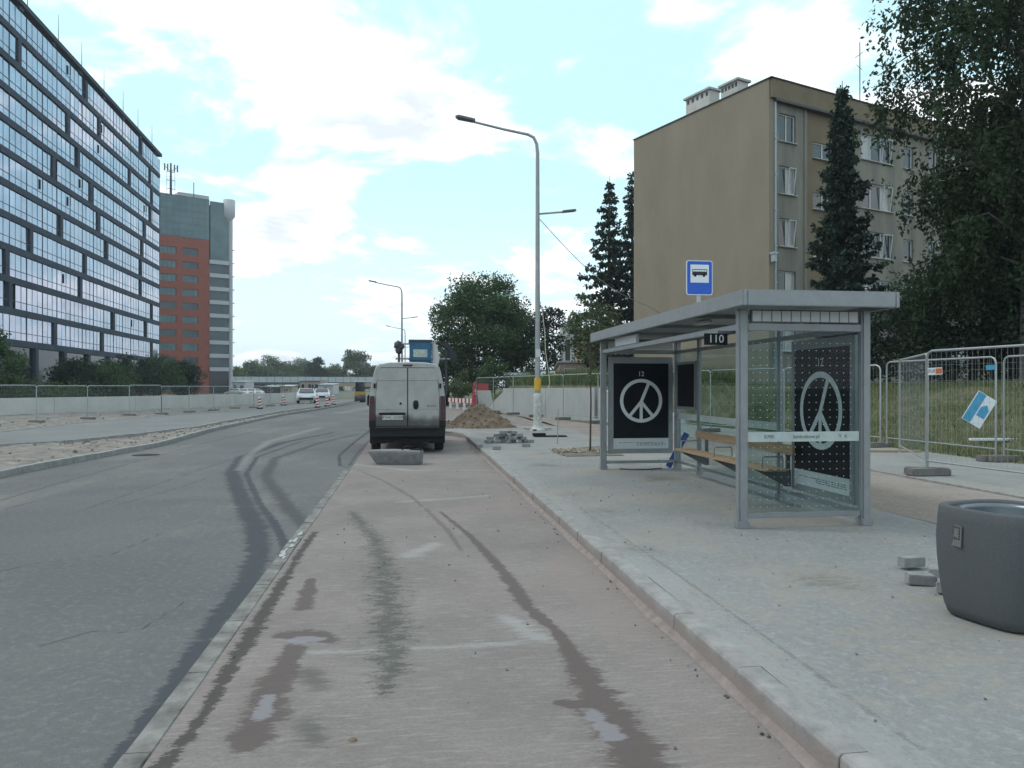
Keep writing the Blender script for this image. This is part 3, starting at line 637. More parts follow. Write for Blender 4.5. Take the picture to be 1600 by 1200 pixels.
for i, (x, zb, hh, k) in enumerate(cand):
    tilt = (random.gauss(0, .004), 0, random.gauss(0, .006))
    if i < 290: inst('pane', pane_me, ob, (x, 0, zb), tilt, (1, 1, hh))
    else:
        M_ = Matrix.Rotation(random.gauss(0, .006), 3, 'Z') @ Matrix.Rotation(random.gauss(0, .004), 3, 'X')
        rest.box((x, -.14, zb+hh/2), (PW-.08, .04, hh), M_)
tag(rest.build('panes', OGL, ob), kind='stuff'); mul.build('mullions', OMU, ob)
for i in range(12):
    x = random.uniform(3, 75); k = random.randrange(1, NF); zb = Z0+k*FH+.82
    MB().box((round(x/PW)*PW+.35, .08, zb+1.75), (.35, .03, 1.2), Matrix.Rotation(.35, 3, 'Z')).build('open_vent', DARKM, ob)
m_ = MB(); m_.mm((0, -.5, 0), (OL, -.3, Z0-.03)); m_.build('ground_floor_glazing', OGR, ob)
for x in np.arange(2, OL, 8.5): MB().mm((x-.4, -.295, 0), (x+.4, .05, Z0-.03)).build('ground_column', OSP, ob)
# end wall of the block is glazed too (turned away)
# red brick tower behind
RED = mat('red_brick', (.25, .08, .055), .85, var=.15, scale=1.5, bump=.15, bscale=20)
TG = mat('tower_glass', (.07, .12, .135), .12, .45, var=.25, scale=.3)
TGD = mat('tower_window', (.05, .075, .09), .1, .3, var=.3, scale=.5)
WHB = mat('white_band', (.40, .41, .43), .7, var=.1)
a0 = D(250, 604, 186); dcam = Vector((.786, .618)); dw = Vector((dcam.x*CS+dcam.y*SN, -dcam.x*SN+dcam.y*CS, 0))
tw = thing('brick_tower', 'red brick office tower with green glass crown and white corner column', 'building', (a0.x, a0.y, 0), math.atan2(dw.y, dw.x))
HT = 49.3; XR_ = 11.7; XE = 16.6; ZG = 39.0
tops = []
rows = [ZG-2.6-i*3.42 for i in range(9)]
for z in rows:
    for (a, b) in ((-7.5, -3.2), (-.2, 3.8), (5.2, 9.0)): tops.append((a, b, z-1.75, z))
for (a, b) in ((-4, 3.6), (4.6, 8.9)): tops.append((a, b, .5, 6.6))
m_ = MB(); facade(m_, -12, XR_, 0, ZG, tops, rev=.35); m_.build('brick_wall', RED, tw)
m_ = MB(); m_.mm((-12, .5, 0), (XE+.6, 16, HT-1.2)); m_.build('building_core', TGD, tw)
m_ = MB(); m_.mm((-12, -.05, ZG+.01), (XR_, .4, HT)); m_.build('glass_crown', TG, tw)
m_ = MB()
for z in np.arange(ZG+1.7, HT, 1.7): m_.mm((-12, -.09, z), (XR_, -.052, z+.12))
for x in np.arange(-12, XR_, 1.5): m_.mm((x, -.085, ZG+.02), (x+.08, -.053, HT))
m_.build('crown_glazing_bars', TGD, tw)
m_ = MB(); m_.mm((XR_+.25, -.1, 33.9), (XE, .4, HT-.3)); m_.build('corner_glazing', TG, tw)
m_ = MB(); m_.mm((XR_, .0, 0), (XE, .45, 33.9)); m_.build('loggia_glazing', TGD, tw)
m_ = MB(); m_.mm((XR_+.002, -.15, .3), (XE-.1, -.02, 6.8)); m_.build('entrance_glass', OGR, tw)
for i in range(9): MB().mm((XR_+.004, -.5, 33.0-i*3.42), (XE-.004, -.004, 34.0-i*3.42)).build('white_balcony', WHB, tw)
m_ = MB(); m_.tube([(XE+.45, -.1, 0), (XE+.45, -.1, HT-3)], .5, 12); cl_ = m_.build('corner_column', WHB, tw)
m_ = MB(); m_.lathe((XE+.1, 0, 0), [(.4, HT-5.0), (1.45, HT-3.6), (1.45, HT+.6), (0, HT+.62)], 20); m_.build('column_head', WHB, cl_)
for i in range(11): MB().box((XE+1.15, -.1, 37-i*3.42), (.5, .3, .25)).build('column_ledge', WHB, cl_)
for (a, b, c, d_) in tops:
    f = MB(); 
    for i in range(5): x = a+.004+(b-a-.13)*i/4; f.mm((x, .2, c+.004), (x+.12, .33, d_-.004))
    wn = f.build('window', TGD, tw); MB().mm((a+.004, .335, c+.004), (b-.004, .36, d_-.004)).build('pane', TG if random.random() < .5 else TGD, wn)
m_ = MB(); m_.mm((5, 3, HT-1.2), (12.5, 10, HT+1.6)); m_.build('plant_room', WHB, tw)
m_ = MB(); m_.tube([(3.0, 2, HT-1.2), (3.0, 2, HT+8.2)], [.35, .2], 8)
for z in (1.8, 3.9, 6): m_.box((3, 2, HT+z), (2.0, .12, .12))
for s in (-1, 1):
    m_.tube([(3+s*.95, 2, HT-1), (3+s*.95, 2, HT+6)], .05, 5); m_.tube([(3, 2, HT+6), (3+s*1.5, 2, HT+7.4)], .06, 5)
    for q in (.8, 1.5): m_.box((3+s*q, 1.8, HT+7.0), (.28, .2, 1.7))
m_.build('antenna_mast', DARKM, tw); MB().tube([(8.2, 1, HT-1), (8.2, 1, HT+4)], .1, 6).build('rod', DARKM, tw)

# ================================================================ BRIDGE and far site
BW = mat('barrier_white', (.42, .46, .48), .6, var=.1, scale=.3); BT = mat('bridge_teal', (.055, .085, .09), .8); BB = mat('bridge_beam', (.30, .24, .17), .8, var=.2, scale=.3)
br = thing('road_bridge', 'low road bridge with pale screen panels across the far end of the road', 'bridge', D(480, 604, 262)*1.0)
br.location.z = 0
pa, pb = D(330, 604, 250), D(690, 604, 268); pa.z = pb.z = 0; bd = (pb-pa).normalized(); Lb = (pb-pa).length; nb = Vector((-bd.y, bd.x, 0))
m_ = MB(); m_.prism([pa+Vector((0, 0, 2.55)), pb+Vector((0, 0, 2.3)), pb+Vector((0, 0, 3.15)), pa+Vector((0, 0, 3.15))], nb*9); m_.build('deck', BT, br, world=True)
m_ = MB(); q0 = pa+bd*Lb*.48; m_.prism([q0+Vector((0, 0, 1.7))-nb*.2, pb+Vector((0, 0, 1.5))-nb*.2, pb+Vector((0, 0, 2.9))-nb*.2, q0+Vector((0, 0, 2.9))-nb*.2], nb*.19); m_.build('beam', BB, br, world=True)
np_ = int(Lb/2.5)
for i in range(np_):
    a_, b_ = pa+bd*(i*2.5+.05), pa+bd*(i*2.5+2.45)
    m_ = MB(); m_.prism([a_+Vector((0, 0, 3.17)), b_+Vector((0, 0, 3.17)), b_+Vector((0, 0, 5.0)), a_+Vector((0, 0, 5.0))], nb*.12); m_.build('screen_panel', BW, br, world=True)
    m_ = MB(); m_.tube([a_-bd*.05+Vector((0, 0, 3.16)), a_-bd*.05+Vector((0, 0, 5.3))], .07, 5); m_.build('post', BT, br, world=True)
for s in (.02, .38, .62, .97):
    c_ = pa+bd*Lb*s+nb*4; m_ = MB(); m_.box((c_.x, c_.y, 1.1), (1.6, 5, 2.9), Matrix.Rotation(math.atan2(bd.y, bd.x), 3, 'Z')); m_.build('pier', CONC, br, world=True)
def hut(name, label, cat, u0, u1, vtop, d, depth, m, roofm=None, group=None, z0=0.0, openings=2, slope=.25):
    a_ = D(u0, 604, d); b_ = D(u1, 604, d); wd = (b_-a_).length; h = EYE+(HOR-vtop)/F*d-z0
    r = thing(name, label, cat, (a_.x, a_.y, z0), -YAW, group)
    MB().mm((0, 0, 0), (wd, depth, h)).build('wall', m, r, bevel=.02)
    m_ = MB(); m_.prism([(-.15, -.2, h+.01), (-.15, depth+.2, h+slope), (-.15, depth+.2, h+slope+.12), (-.15, -.2, h+.13)], (wd+.3, 0, 0)); m_.build('roof', roofm or ZINC, r)
    for i in range(openings):
        x = wd*(i+.5)/openings; w_ = MB().mm((x-.45, -.04, h*.4), (x+.45, -.004, h*.8)).build('window', WFRAME, r); MB().mm((x-.38, -.06, h*.44), (x+.38, -.042, h*.77)).build('pane', DGLASS, w_)
    return r
PINKW = mat('pinkish_wall', (.36, .27, .24), .9, var=.15); PALEW = mat('pale_cabin', (.42, .43, .43), .8, var=.12)
hut('site_house', 'pale pink house with dark windows standing under the bridge', 'house', 468, 500, 596, 190, 8, PINKW, BT, openings=3)
hut('site_cabin', 'light grey site cabin right of the pink house', 'cabin', 498, 520, 601.5, 170, 6, PALEW, openings=1)
hut('site_cabin', 'white two-window cabin beside the brick tower', 'cabin', 362, 383, 597, 176, 6, PALEW, openings=2)
hut('site_shed', 'dark low shed between the parked cars and the pink house', 'shed', 410, 434, 605, 150, 5, mat('dark_boards', (.07, .07, .07), .9, var=.3), openings=1)
hut('site_cabin', 'small beige cabin beside the dark low shed', 'cabin', 438, 456, 604, 150, 4, mat('beige', (.33, .29, .23), .9), openings=1)
hut('small_house', 'low pinkish house with grey sloping roof among the trees', 'house', 874, 940, 567, 58, 6, PINKW, mat('corrugated', (.34, .35, .36), .6, .2, var=.2, scale=3), z0=1.4, slope=-.5)
hut('grey_house', 'tall grey house with many windows behind the trees', 'house', 880, 908, 508, 118, 9, PALEW, z0=1.4, openings=2)
hut('orange_house', 'narrow orange house wall beside the tall grey house', 'house', 906, 926, 520, 100, 8, mat('orange_wall', (.40, .26, .13), .9), z0=1.4, openings=1)
hut('garden_shed', 'dark shed below the big round tree', 'shed', 790, 826, 588, 62, 3, DARKM, openings=1, z0=1.0)
# ================================================================ TREES
BARK = mat('bark', (.06, .05, .04), .95, var=.3, scale=6, bump=.6, bscale=20)
BIRCHB = mat('birch_bark', (.10, .095, .085), .9, var=.5, scale=4, stretch=(1, 1, 3))
def leafm(n, c, c2=None, tr=.3): return mat(n, c, .7, var=.3, scale=.8, c2=c2 or tuple(x*1.25 for x in c), island=.45, trans=tr, spec=.2)
LG = leafm('leaf_green', (.055, .095, .042)); LD = leafm('leaf_dark', (.024, .042, .025)); LP = leafm('leaf_pale', (.075, .10, .045)); LB_ = leafm('leaf_birch', (.028, .048, .024)); LS = leafm('needle_dark', (.019, .036, .026), tr=.15); LY = leafm('leaf_yellow', (.10, .125, .04)); LF = leafm('leaf_far_hazy', (.075, .105, .05))  # LF: paler green with distance haze put into the leaf colour
def leafquads(Pts, size, down=0.0):
    n = len(Pts); a = rng.normal(size=(n, 3)); a[:, 2] -= down; a /= np.linalg.norm(a, axis=1)[:, None]; b = rng.normal(size=(n, 3)); b -= a*np.sum(a*b, 1)[:, None]; b /= np.linalg.norm(b, axis=1)[:, None]
    s = size*rng.uniform(.6, 1.4, n)[:, None]; a = a*s; b = b*s*.55
    return np.stack([Pts, Pts+a*.5+b*.5, Pts+a, Pts+a*.5-b*.5], 1)
def deciduous(name, label, base, h, rx, n, leaf, m, ncl=60, low=.25, seed=1, group=None, cat='tree', shape=1.0):
    r = np.random.default_rng(seed); t = thing(name, label, cat, base, 0, group); cz = h*(low+1)/2; rz = h*(1-low)/2
    th = MB(); th.tube([(0, 0, -.3), (.05*h*.1, 0, h*.3), (0, .03*h*.2, h*.7)], [h*.022+.03, h*.016+.02, h*.006], 8)
    C = []
    while len(C) < ncl:
        p = r.uniform(-1, 1, 3)
        q = np.linalg.norm(p)
        if q > 1 or q < .35: continue
        wz = 1-.35*shape*max(0, p[2])
        C.append((p[0]*rx*wz, p[1]*rx*wz, cz+p[2]*rz))
    C = np.array(C)
    for c in C[::3]: th.tube([(0, 0, h*(.2+.4*max(0, (c[2]/h-.2)))), tuple(c*np.array([.5, .5, .85])), tuple(c)], [h*.008+.01, h*.005, .01], 5)
    th.build('trunk', BARK, t)
    k = max(1, n//ncl); sg = r.uniform(.09, .155, ncl)*rx+.04
    Pt = np.concatenate([c+np.clip(r.normal(size=(k, 3)), -1.55, 1.55)*s*np.array([1.25, 1.25, .8]) for c, s in zip(C, sg)])
    Pt = Pt[Pt[:, 2] > .05]
    quads('crown', leafquads(Pt, leaf), m, t); return t
def spruce(name, label, base, h, rb, m, seed=1, group=None, dens=1.0, bare=.06, power=.8, leaf=.16, step=.22, droop=.18):
    r = np.random.default_rng(seed); t = thing(name, label, 'tree', base, 0, group)
    th = MB(); th.tube([(0, 0, -.3), (0, 0, h*.5), (0, 0, h)], [h*.016+.02, h*.010, .012], 8)
    Pt = []; Dn = []
    z = h*bare
    while z < h-.15:
        fr = (1-z/h)**power; L_ = rb*fr*r.uniform(.75, 1.1)+.12; nb_ = int(6+3*fr)
        for j in range(nb_):
            a = 6.283*j/nb_+r.uniform(0, 1); l = L_*r.uniform(.45, 1.22); dr = droop+.25*fr; k = max(4, int(l*20*dens)); s = np.sqrt(r.uniform(.02, 1, k))
            zz = z+l*(-dr*s+.28*s**3); sw_ = r.normal(size=k)*(.10+.16*l*(1-s)*.6)
            Pt.append(np.stack([np.cos(a)*l*s-np.sin(a)*sw_, np.sin(a)*l*s+np.cos(a)*sw_, zz-np.abs(r.normal(size=k))*.10], -1))
            if l > .4: th.tube([(0, 0, z), (math.cos(a)*l*.5, math.sin(a)*l*.5, z-l*dr*.5+.03*l), (math.cos(a)*l*.95, math.sin(a)*l*.95, z+l*(-dr+.25))], [.02, .012, .005], 4, cap=False)
        z += step*(1+.7*fr)*r.uniform(.8, 1.2)
    Pt = np.concatenate(Pt); th.build('trunk', BARK, t); quads('crown', leafquads(Pt, leaf, .9), m, t); return t
def birch(name, label, base, h, seed=1, nl=34, spread=5.0, low=.18, m=None, strands=26):
    r = np.random.default_rng(seed); t = thing(name, label, 'tree', base)
    th = MB(); th.tube([(0, 0, -.3), (.1, 0, h*.4), (-.1, .1, h*.75), (0, 0, h)], [.22, .16, .08, .02], 10); Pt = []
    for i in range(nl):
        z = h*(low+(.97-low)*i/nl); a = i*2.4+r.uniform(-.4, .4); L_ = spread*(.52+.48*math.exp(-((z-h*.62)/(h*.16))**2))*(1 if z < h*.8 else .7)*r.uniform(.6, 1.1); rise = r.uniform(.15, .5)*L_
        p0 = np.array([0, 0, z]); p2 = np.array([math.cos(a)*L_, math.sin(a)*L_, z+rise*.7]); p1 = np.array([math.cos(a)*L_*.5, math.sin(a)*L_*.5, z+rise])
        th.tube([p0, p1, p2], [.06, .035, .012], 5, cap=False)
        for q in range(strands):
            s = r.uniform(.25, 1.05); p = (1-s)**2*p0+2*s*(1-s)*p1+s*s*p2 if s <= 1 else p2
            p = p+r.normal(size=3)*np.array([.35, .35, .2]); ln = r.uniform(.4, 2.1); k = int(ln*22); f = r.uniform(0, 1, k)
            sway = r.normal(size=2)*.16
            Pt.append(np.stack([p[0]+sway[0]*f+r.normal(size=k)*.07, p[1]+sway[1]*f+r.normal(size=k)*.07, p[2]-ln*f], -1))
    Pt = np.concatenate(Pt); Pt = Pt[Pt[:, 2] > .1]; th.build('trunk', BIRCHB, t); quads('crown', leafquads(Pt, .15, 1.2), m or LB_, t); return t
def gz(u, d, z): p = D(u, 604, d); return (p.x, p.y, z)
spruce('spruce_tree', 'narrow dark spruce standing before the apartment block front', gz(1316, 31, 1.6), 12.6, 2.15, LS, 3, dens=3.6, power=.92, bare=.08, leaf=.2)
birch('birch_tree', 'tall weeping birch at the right edge before the apartment block', gz(1604, 23, 1.6), 17.5, 5, nl=54, spread=5.0, low=.2, strands=62)
birch('birch_tree', 'smaller birch hanging behind the tall weeping birch', gz(1585, 30, 1.6), 11.5, 8, nl=36, spread=3.6, m=LD, strands=46)
deciduous('dark_bush', 'big dark bush below the weeping birch behind the fence', gz(1520, 26, 1.6), 5.2, 2.7, 15000, .15, LD, 60, .02, 11, cat='bush')
deciduous('dark_bush', 'dark bush between the bus shelter and the birch', gz(1415, 29, 1.6), 3.4, 1.7, 8000, .14, LD, 40, .02, 12, cat='bush')
deciduous('dark_bush', 'dark bush at the right picture edge under the birch trunk', gz(1610, 24, 1.6), 4.6, 2.4, 11000, .15, LD, 50, .02, 13, cat='bush')
spruce('spruce_tree', 'tall ragged conifer left of the ochre gable, nearer the lamp pole', gz(952, 60, 1.5), 16.9, 3.9, LS, 21, dens=1.7, power=.9, bare=.14, leaf=.34, step=.52, droop=.3)
spruce('spruce_tree', 'tall ragged conifer half hidden behind the ochre gable', gz(988, 64, 1.5), 18.4, 3.5, LS, 22, dens=1.7, power=.9, bare=.14, leaf=.34, step=.52, droop=.3)
deciduous('round_tree', 'big round dark green tree right of the van', gz(757, 70, 1.0), 10.8, 4.5, 42000, .24, LG, 120, .06, 31, shape=.6)
deciduous('round_tree', 'slimmer tree directly left of the lamp pole', gz(815, 72, 1.2), 7.4, 2.2, 7000, .24, LG, 40, .08, 32)
deciduous('loose_tree', 'loose grey green tree right of the lamp pole', gz(855, 66, 1.3), 7.6, 2.3, 5500, .22, LD, 40, .1, 33)
deciduous('loose_tree', 'pale leafy tree above the low pinkish house', gz(925, 52, 1.4), 6.6, 2.2, 5000, .2, LP, 36, .25, 34)
deciduous('garden_bush', 'flowering bush at the foot of the big round tree', gz(772, 60, 1.0), 3.0, 1.5, 4500, .16, LG, 26, .02, 35, cat='bush')
deciduous('garden_bush', 'pale bush right beside the van roof', gz(722, 62, .6), 2.4, 1.5, 4000, .16, LP, 24, .02, 36, cat='bush')
deciduous('garden_bush', 'dark bush behind the blue lift truck', gz(700, 64, .4), 4.2, 2.0, 5000, .2, LD, 30, .02, 37, cat='bush')
for i, (u, v, d, rx, mm_, lb) in enumerate(((395, 563, 300, 5.5, LG, 'green tree beyond the bridge next to the brick tower'), (430, 557, 310, 9.5, LG, 'broad green tree mass beyond the bridge, left of centre'), (470, 562, 320, 8, LG, 'green tree beyond the bridge above the pink house'), (493, 559, 290, 4, LD, 'dark thin tree beyond the bridge between broader ones'), (520, 572, 300, 7, LG, 'low green tree beyond the bridge left of the tall round one'), (557, 545, 290, 6.5, LG, 'tall round tree standing above the far bridge'), (590, 573, 300, 7, LG, 'low tree beyond the bridge just left of the van roof'), (372, 574, 280, 4, LY, 'yellowish bush beyond the bridge by the brick tower'), (640, 566, 300, 8, LG, 'tree beyond the bridge hidden behind the van'))):
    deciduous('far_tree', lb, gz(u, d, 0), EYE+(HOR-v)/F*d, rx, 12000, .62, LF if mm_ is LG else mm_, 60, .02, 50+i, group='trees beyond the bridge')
for i, (u, d, h, rx, lb) in enumerate(((-20, 62, 6.5, 2.5, 'dark tree at the left picture edge before the office'), (120, 84, 4.4, 3.0, 'dark bush before the office ground floor, leftmost of the row'), (165, 92, 5.0, 3.4, 'second dark bush from the left before the office'), (205, 100, 5.4, 3.6, 'third dark bush from the left before the office'), (248, 108, 5.6, 3.6, 'dark bush before the near corner of the office'), (285, 112, 5.0, 3.0, 'rightmost dark bush before the brick tower'))):
    deciduous('dark_bush', lb, gz(u, d, .2), h, rx, 8000, .26, LD if i % 2 else LG, 44, .02, 70+i, group='bushes before the office', cat='bush')
deciduous('low_hedge', 'low grassy shrubs on top of the pale wall by the office', gz(40, 70, .2), 1.7, 6.0, 6000, .2, LG, 40, .02, 90, cat='hedge')
# sapling in its pit beside the shelter
sp0 = P(922, 706, PAV); st_ = thing('sapling', 'thin young street tree in a stony pit beside the shelter', 'tree', (sp0.x, sp0.y, PAV))
m_ = MB(); m_.tube([(0, 0, -.05), (.02, 0, 1.2), (.0, .02, 2.4), (.04, 0, 3.3)], [.026, .02, .014, .005], 7); r_ = random.Random(4); lp = []
for i in range(26):
    z = 1.5+1.7*i/26; a = r_.uniform(0, 6.28); l = r_.uniform(.25, .65)*(1-.4*i/26); e_ = Vector((math.cos(a)*l*.6, math.sin(a)*l*.6, z+l*.75)); m_.tube([(.01, 0, z), e_*.5+Vector((0, 0, z*.5+.02)), e_], [.007, .005, .003], 4, cap=False)
    for q in range(9): lp.append(np.array(e_)*(1-q*.09)+np.array([0, 0, z])*q*.09*.9+rng.normal(size=3)*.05)
m_.build('trunk', BARK, st_); quads('crown', leafquads(np.array(lp), .06), LP, st_)
m_ = MB(); pt = MB()
a_, b_, c_, d_ = P(862, 704, PAV), P(935, 697, PAV), P(975, 712, PAV), P(885, 713, PAV)
vv = [a_, b_, c_, d_]; pt.prism([(p.x, p.y, PAV+.002) for p in vv], (0, 0, .007)); o = pt.build('tree_pit', mat('pit_soil', (.13, .115, .10), .95, var=.35, scale=6, bump=.6, bscale=30)); tag(o, kind='structure')
cc = (a_+b_+c_+d_)/4
tag(rocks('pit_stones', [(cc.x+random.uniform(-.75, .75), cc.y+random.gauss(0, .28), PAV+.008) for i in range(170)], .02, .09, mat('pit_stone', (.26, .22, .17), .95, var=.4, scale=9)), 'brown stones heaped round the foot of the young tree', 'stones', kind='stuff')
# ================================================================ BUS SHELTER
SHM = mat('shelter_metal', (.25, .265, .275), .45, .35, var=.12, scale=5, bump=.05, bscale=200)
SHD = mat('shelter_dark', (.10, .11, .12), .5, .3, var=.15)
GLS = glass_mat('shelter_glass', (.80, .87, .87)); DOT = mat('white_print', (.55, .58, .58), .6, var=.05)
POST = mat('poster_black', (.009, .011, .015), .6, var=.3, scale=2, spec=.15); POSW = mat('poster_white', (.50, .52, .53), .4, var=.05); WOOD = mat('bench_wood', (.34, .23, .14), .6, var=.3, scale=3, stretch=(14, .8, 14), bump=.1, bscale=40)
PTXT = mat('small_print', (.12, .13, .14), .7)
XF, XBk, YN, YF = 3.66, 5.12, 7.98, 14.0; ZB = 2.36; ZR = 2.56
sh = thing('bus_shelter', 'grey glass bus shelter with two black peace symbol posters', 'bus shelter', (4.39, 11, PAV))
def B(name, a, b, m, par=None, bev=.006): return MB().mm(a, b).build(name, m, par or sh, world=True, bevel=bev)
PWd = .11
for (x, y) in ((XF, YN), (XF, YF), (XBk, YN), (XBk, YF), (XBk, 9.95), (XBk, 12.9)):
    w_ = PWd if y in (YN, YF) else .075
    p = B('post', (x-w_/2, y-w_/2, PAV-.02), (x+w_/2, y+w_/2, ZR), SHM, None, .02)
    B('foot', (x-w_/2-.012, y-w_/2-.012, PAV-.01), (x+w_/2+.012, y+w_/2+.012, PAV+.07), SHM, p, .008)
# roof
m_ = MB(); x0, x1, y0, y1 = 3.50, 5.30, 7.60, 14.38
for a, b in (((x0, y0, ZR), (x0+.05, y1, ZR+.17)), ((x1-.05, y0, ZR), (x1, y1, ZR+.17)), ((x0+.051, y0, ZR), (x1-.051, y0+.05, ZR+.17)), ((x0+.051, y1-.05, ZR), (x1-.051, y1, ZR+.17))): m_.mm(a, b)
tag(m_.build('roof_fascia', SHM, sh, world=True, bevel=.008))
B('roof_panel', (x0+.052, y0+.052, ZR+.06), (x1-.052, y1-.052, ZR+.10), mat('roof_sheet', (.24, .26, .27), .5, var=.1))
for y in (9.3, 10.9, 12.5): B('roof_rib', (x0+.055, y-.03, ZR+.01), (x1-.055, y+.03, ZR+.058), SHM)
B('roof_lamp', (4.0, 9.9, ZR+.005), (4.12, 10.3, ZR+.045), POSW, None, .01)
# beams
B('front_beam', (XF-.035, YN+.056, ZB-.035), (XF+.035, YF-.056, ZB+.035), SHM); B('back_beam', (XBk-.03, YN+.056, ZB-.03), (XBk+.03, YF-.056, ZB+.03), SHM)
B('end_beam', (XF+.056, YN-.035, ZB-.04), (XBk-.056, YN+.035, ZB+.04), SHM); B('end_beam', (XF+.056, YF-.035, ZB-.04), (XBk-.056, YF+.035, ZB+.04), SHM)
for y in (YN, YF): B('bottom_rail', (XF+.056, y-.025, PAV+.10), (XBk-.056, y+.025, PAV+.155), SHM)
B('bottom_rail', (XBk-.02, YN+.056, PAV+.10), (XBk+.02, YF-.056, PAV+.15), SHM)
# row of blank line plates over the near end, and stop-name boards
fr = B('plate_frame', (XF+.09, YN-.04, ZB+.05), (XBk-.09, YN+.0, ZR-.008), SHD, None, .002)
for i in range(11):
    xa = XF+.10+i*(XBk-XF-.2)/11; B('line_plate', (xa+.006, YN-.046, ZB+.062), (xa+(XBk-XF-.2)/11-.006, YN-.041, ZR-.022), POSW, fr, 0)
B('name_board', (XF-.02, 11.85, ZB+.045), (XF+.03, 13.1, ZR-.012), POSW, None, .004); B('far_plate', (XF+.1, YF-.02, ZB+.05), (XBk-.1, YF+.0, ZR-.01), POSW, None, 0)
# 110 plate
pl = B('number_plate', (XF-.36, YN+.18, ZB-.19), (XF-.085, YN+.192, ZB-.06), POST, None, .002); pl.location.x += .01
pl.location = (0, 0, 0)
B('plate_hanger', (XF-.20, YN+.183, ZB-.058), (XF+.02, YN+.189, ZB-.03), SHD, pl, 0)
text('110', .125, POSW, pl, (XF-.2225-4.39, YN+.178-11, ZB-.125-PAV), (R(90), 0, 0), 'lettering')
# glass
g1 = B('end_glass', (XF+.062, YN-.004, PAV+.16), (XBk-.062, YN+.004, ZB-.045), GLS, None, 0)
dm = MB()
for i in range(16):
    for j in range(24):
        x = XF+.13+i*.083; z = PAV+.22+j*.083
        if 1.06 < z < 1.21: continue
        if XF+.1 < x < XBk-.1 and z < ZB-.1: dm.quad(*[(x+.0055*math.cos(t), YN-.0055, z+.0055*math.sin(t)) for t in np.linspace(0, 6.283, 7)[:-1]])
tag(dm.build('glass_dots', DOT, g1, world=True), kind='stuff')
sb = B('info_strip', (XF+.064, YN-.0075, 1.085), (XBk-.064, YN-.0045, 1.195), mat('strip_white', (.42, .47, .46), .5), g1, 0)
GTX = mat('strip_text', (.10, .13, .13), .6)
text('KMK', .06, GTX, sb, (3.98-4.39, YN-.0095-11, 1.14-PAV), (R(90), 0, 0)); text('kmkrakow.pl', .06, GTX, sb, (4.42-4.39, YN-.0095-11, 1.14-PAV), (R(90), 0, 0)); text('Y  K', .06, GTX, sb, (4.86-4.39, YN-.0095-11, 1.14-PAV), (R(90), 0, 0))
for (ya, yb) in ((9.99, 12.86),):
    g2 = B('back_glass', (XBk-.004, ya, PAV+.16), (XBk+.004, yb, ZB-.035), GLS, None, 0); B('info_strip', (XBk-.0075, ya+.01, 1.085), (XBk-.0045, yb-.01, 1.195), MATS['strip_white'], g2, 0)
g3 = B('back_glass', (XBk-.004, 12.95, PAV+.16), (XBk+.004, YF-.06, ZB-.035), GLS, None, 0); B('info_strip', (XBk-.0075, 12.96, 1.085), (XBk-.0045, YF-.07, 1.195), MATS['strip_white'], g3, 0)
# far dark cabinet on the back wall
cb2 = B('timetable_case', (XBk-.05, 12.97, 1.28), (XBk-.01, YF-.1, 2.16), SHM, None, .004); B('timetable', (XBk-.054, 13.02, 1.33), (XBk-.0505, YF-.15, 2.11), POST, cb2, 0)
# posters: local x across, z up
def poster(name, org, ax, nrm, W, H, lab):
    """case with a black sheet; org = lower left corner, ax = unit vector along its width, nrm = towards viewer"""
    ax = Vector(ax); nrm = Vector(nrm); org = Vector(org); up = Vector((0, 0, 1)); M_ = Matrix((ax, -nrm, up)).transposed()
    def bx(a, b, dn0, dn1):
        c = org+ax*((a[0]+b[0])/2)+up*((a[1]+b[1])/2)+nrm*((dn0+dn1)/2); m_ = MB(); m_.box(c, (b[0]-a[0], abs(dn1-dn0), b[1]-a[1]), M_); return m_
    cs = bx((-.09, -.09), (W+.09, H+.12), -.06, 0).build(name, SHM, sh, world=True, bevel=.006); tag(cs, lab)
    bx((0, .2), (W, H), .0005, .003).build('poster_sheet', POST, cs, world=True); bx((0, 0), (W, .196), .0005, .003).build('poster_footer', POSW, cs, world=True)
    s = MB(); cz = .2+(H-.2)*.50; cx_ = W/2; rr = W*.385; th_ = W*.06
    def pt(x, z, n_=.0045): return org+ax*x+up*z+nrm*n_
    K = 40
    for i in range(K):
        a, b = 6.2832*i/K, 6.2832*(i+1)/K
        s.quad(pt(cx_+rr*math.cos(a), cz+rr*math.sin(a)), pt(cx_+rr*math.cos(b), cz+rr*math.sin(b)), pt(cx_+(rr-th_)*math.cos(b), cz+(rr-th_)*math.sin(b)), pt(cx_+(rr-th_)*math.cos(a), cz+(rr-th_)*math.sin(a)))
    for k, ang in enumerate((66, 270, 232, 308)):
        a = R(ang); dx, dz = math.cos(a), math.sin(a); px, pz = -dz*th_*.46, dx*th_*.46; q = rr-th_*.5; n_ = .0047+.0002*k
        s.quad(pt(cx_+px, cz+pz-.02, n_), pt(cx_+px+dx*q, cz+pz+dz*q, n_), pt(cx_-px+dx*q, cz-pz+dz*q, n_), pt(cx_-px, cz-pz-.02, n_))
    s.build('symbol', mat('poster_symbol', (.58, .60, .61), .4, var=.04), cs, world=True)
    rz = math.atan2(ax.y, ax.x); p = pt(cx_, cz+rr*1.22, .004)-wloc(cs)
    text('12', W*.115, POSW, cs, p, (R(90), 0, rz))
    t_ = MB(); rr_ = random.Random(5)
    for row in (.06, .085, .11):
        x = W*.1 if row == .11 else W*.42
        while x < W*.93:
            l = rr_.uniform(.02, .06); t_.quad(pt(x, row, .0042), pt(x+l, row, .0042), pt(x+l, row+.012, .0042), pt(x, row+.012, .0042)); x += l+rr_.uniform(.01, .03)
    tag(t_.build('fine_print', PTXT, cs, world=True), kind='stuff')
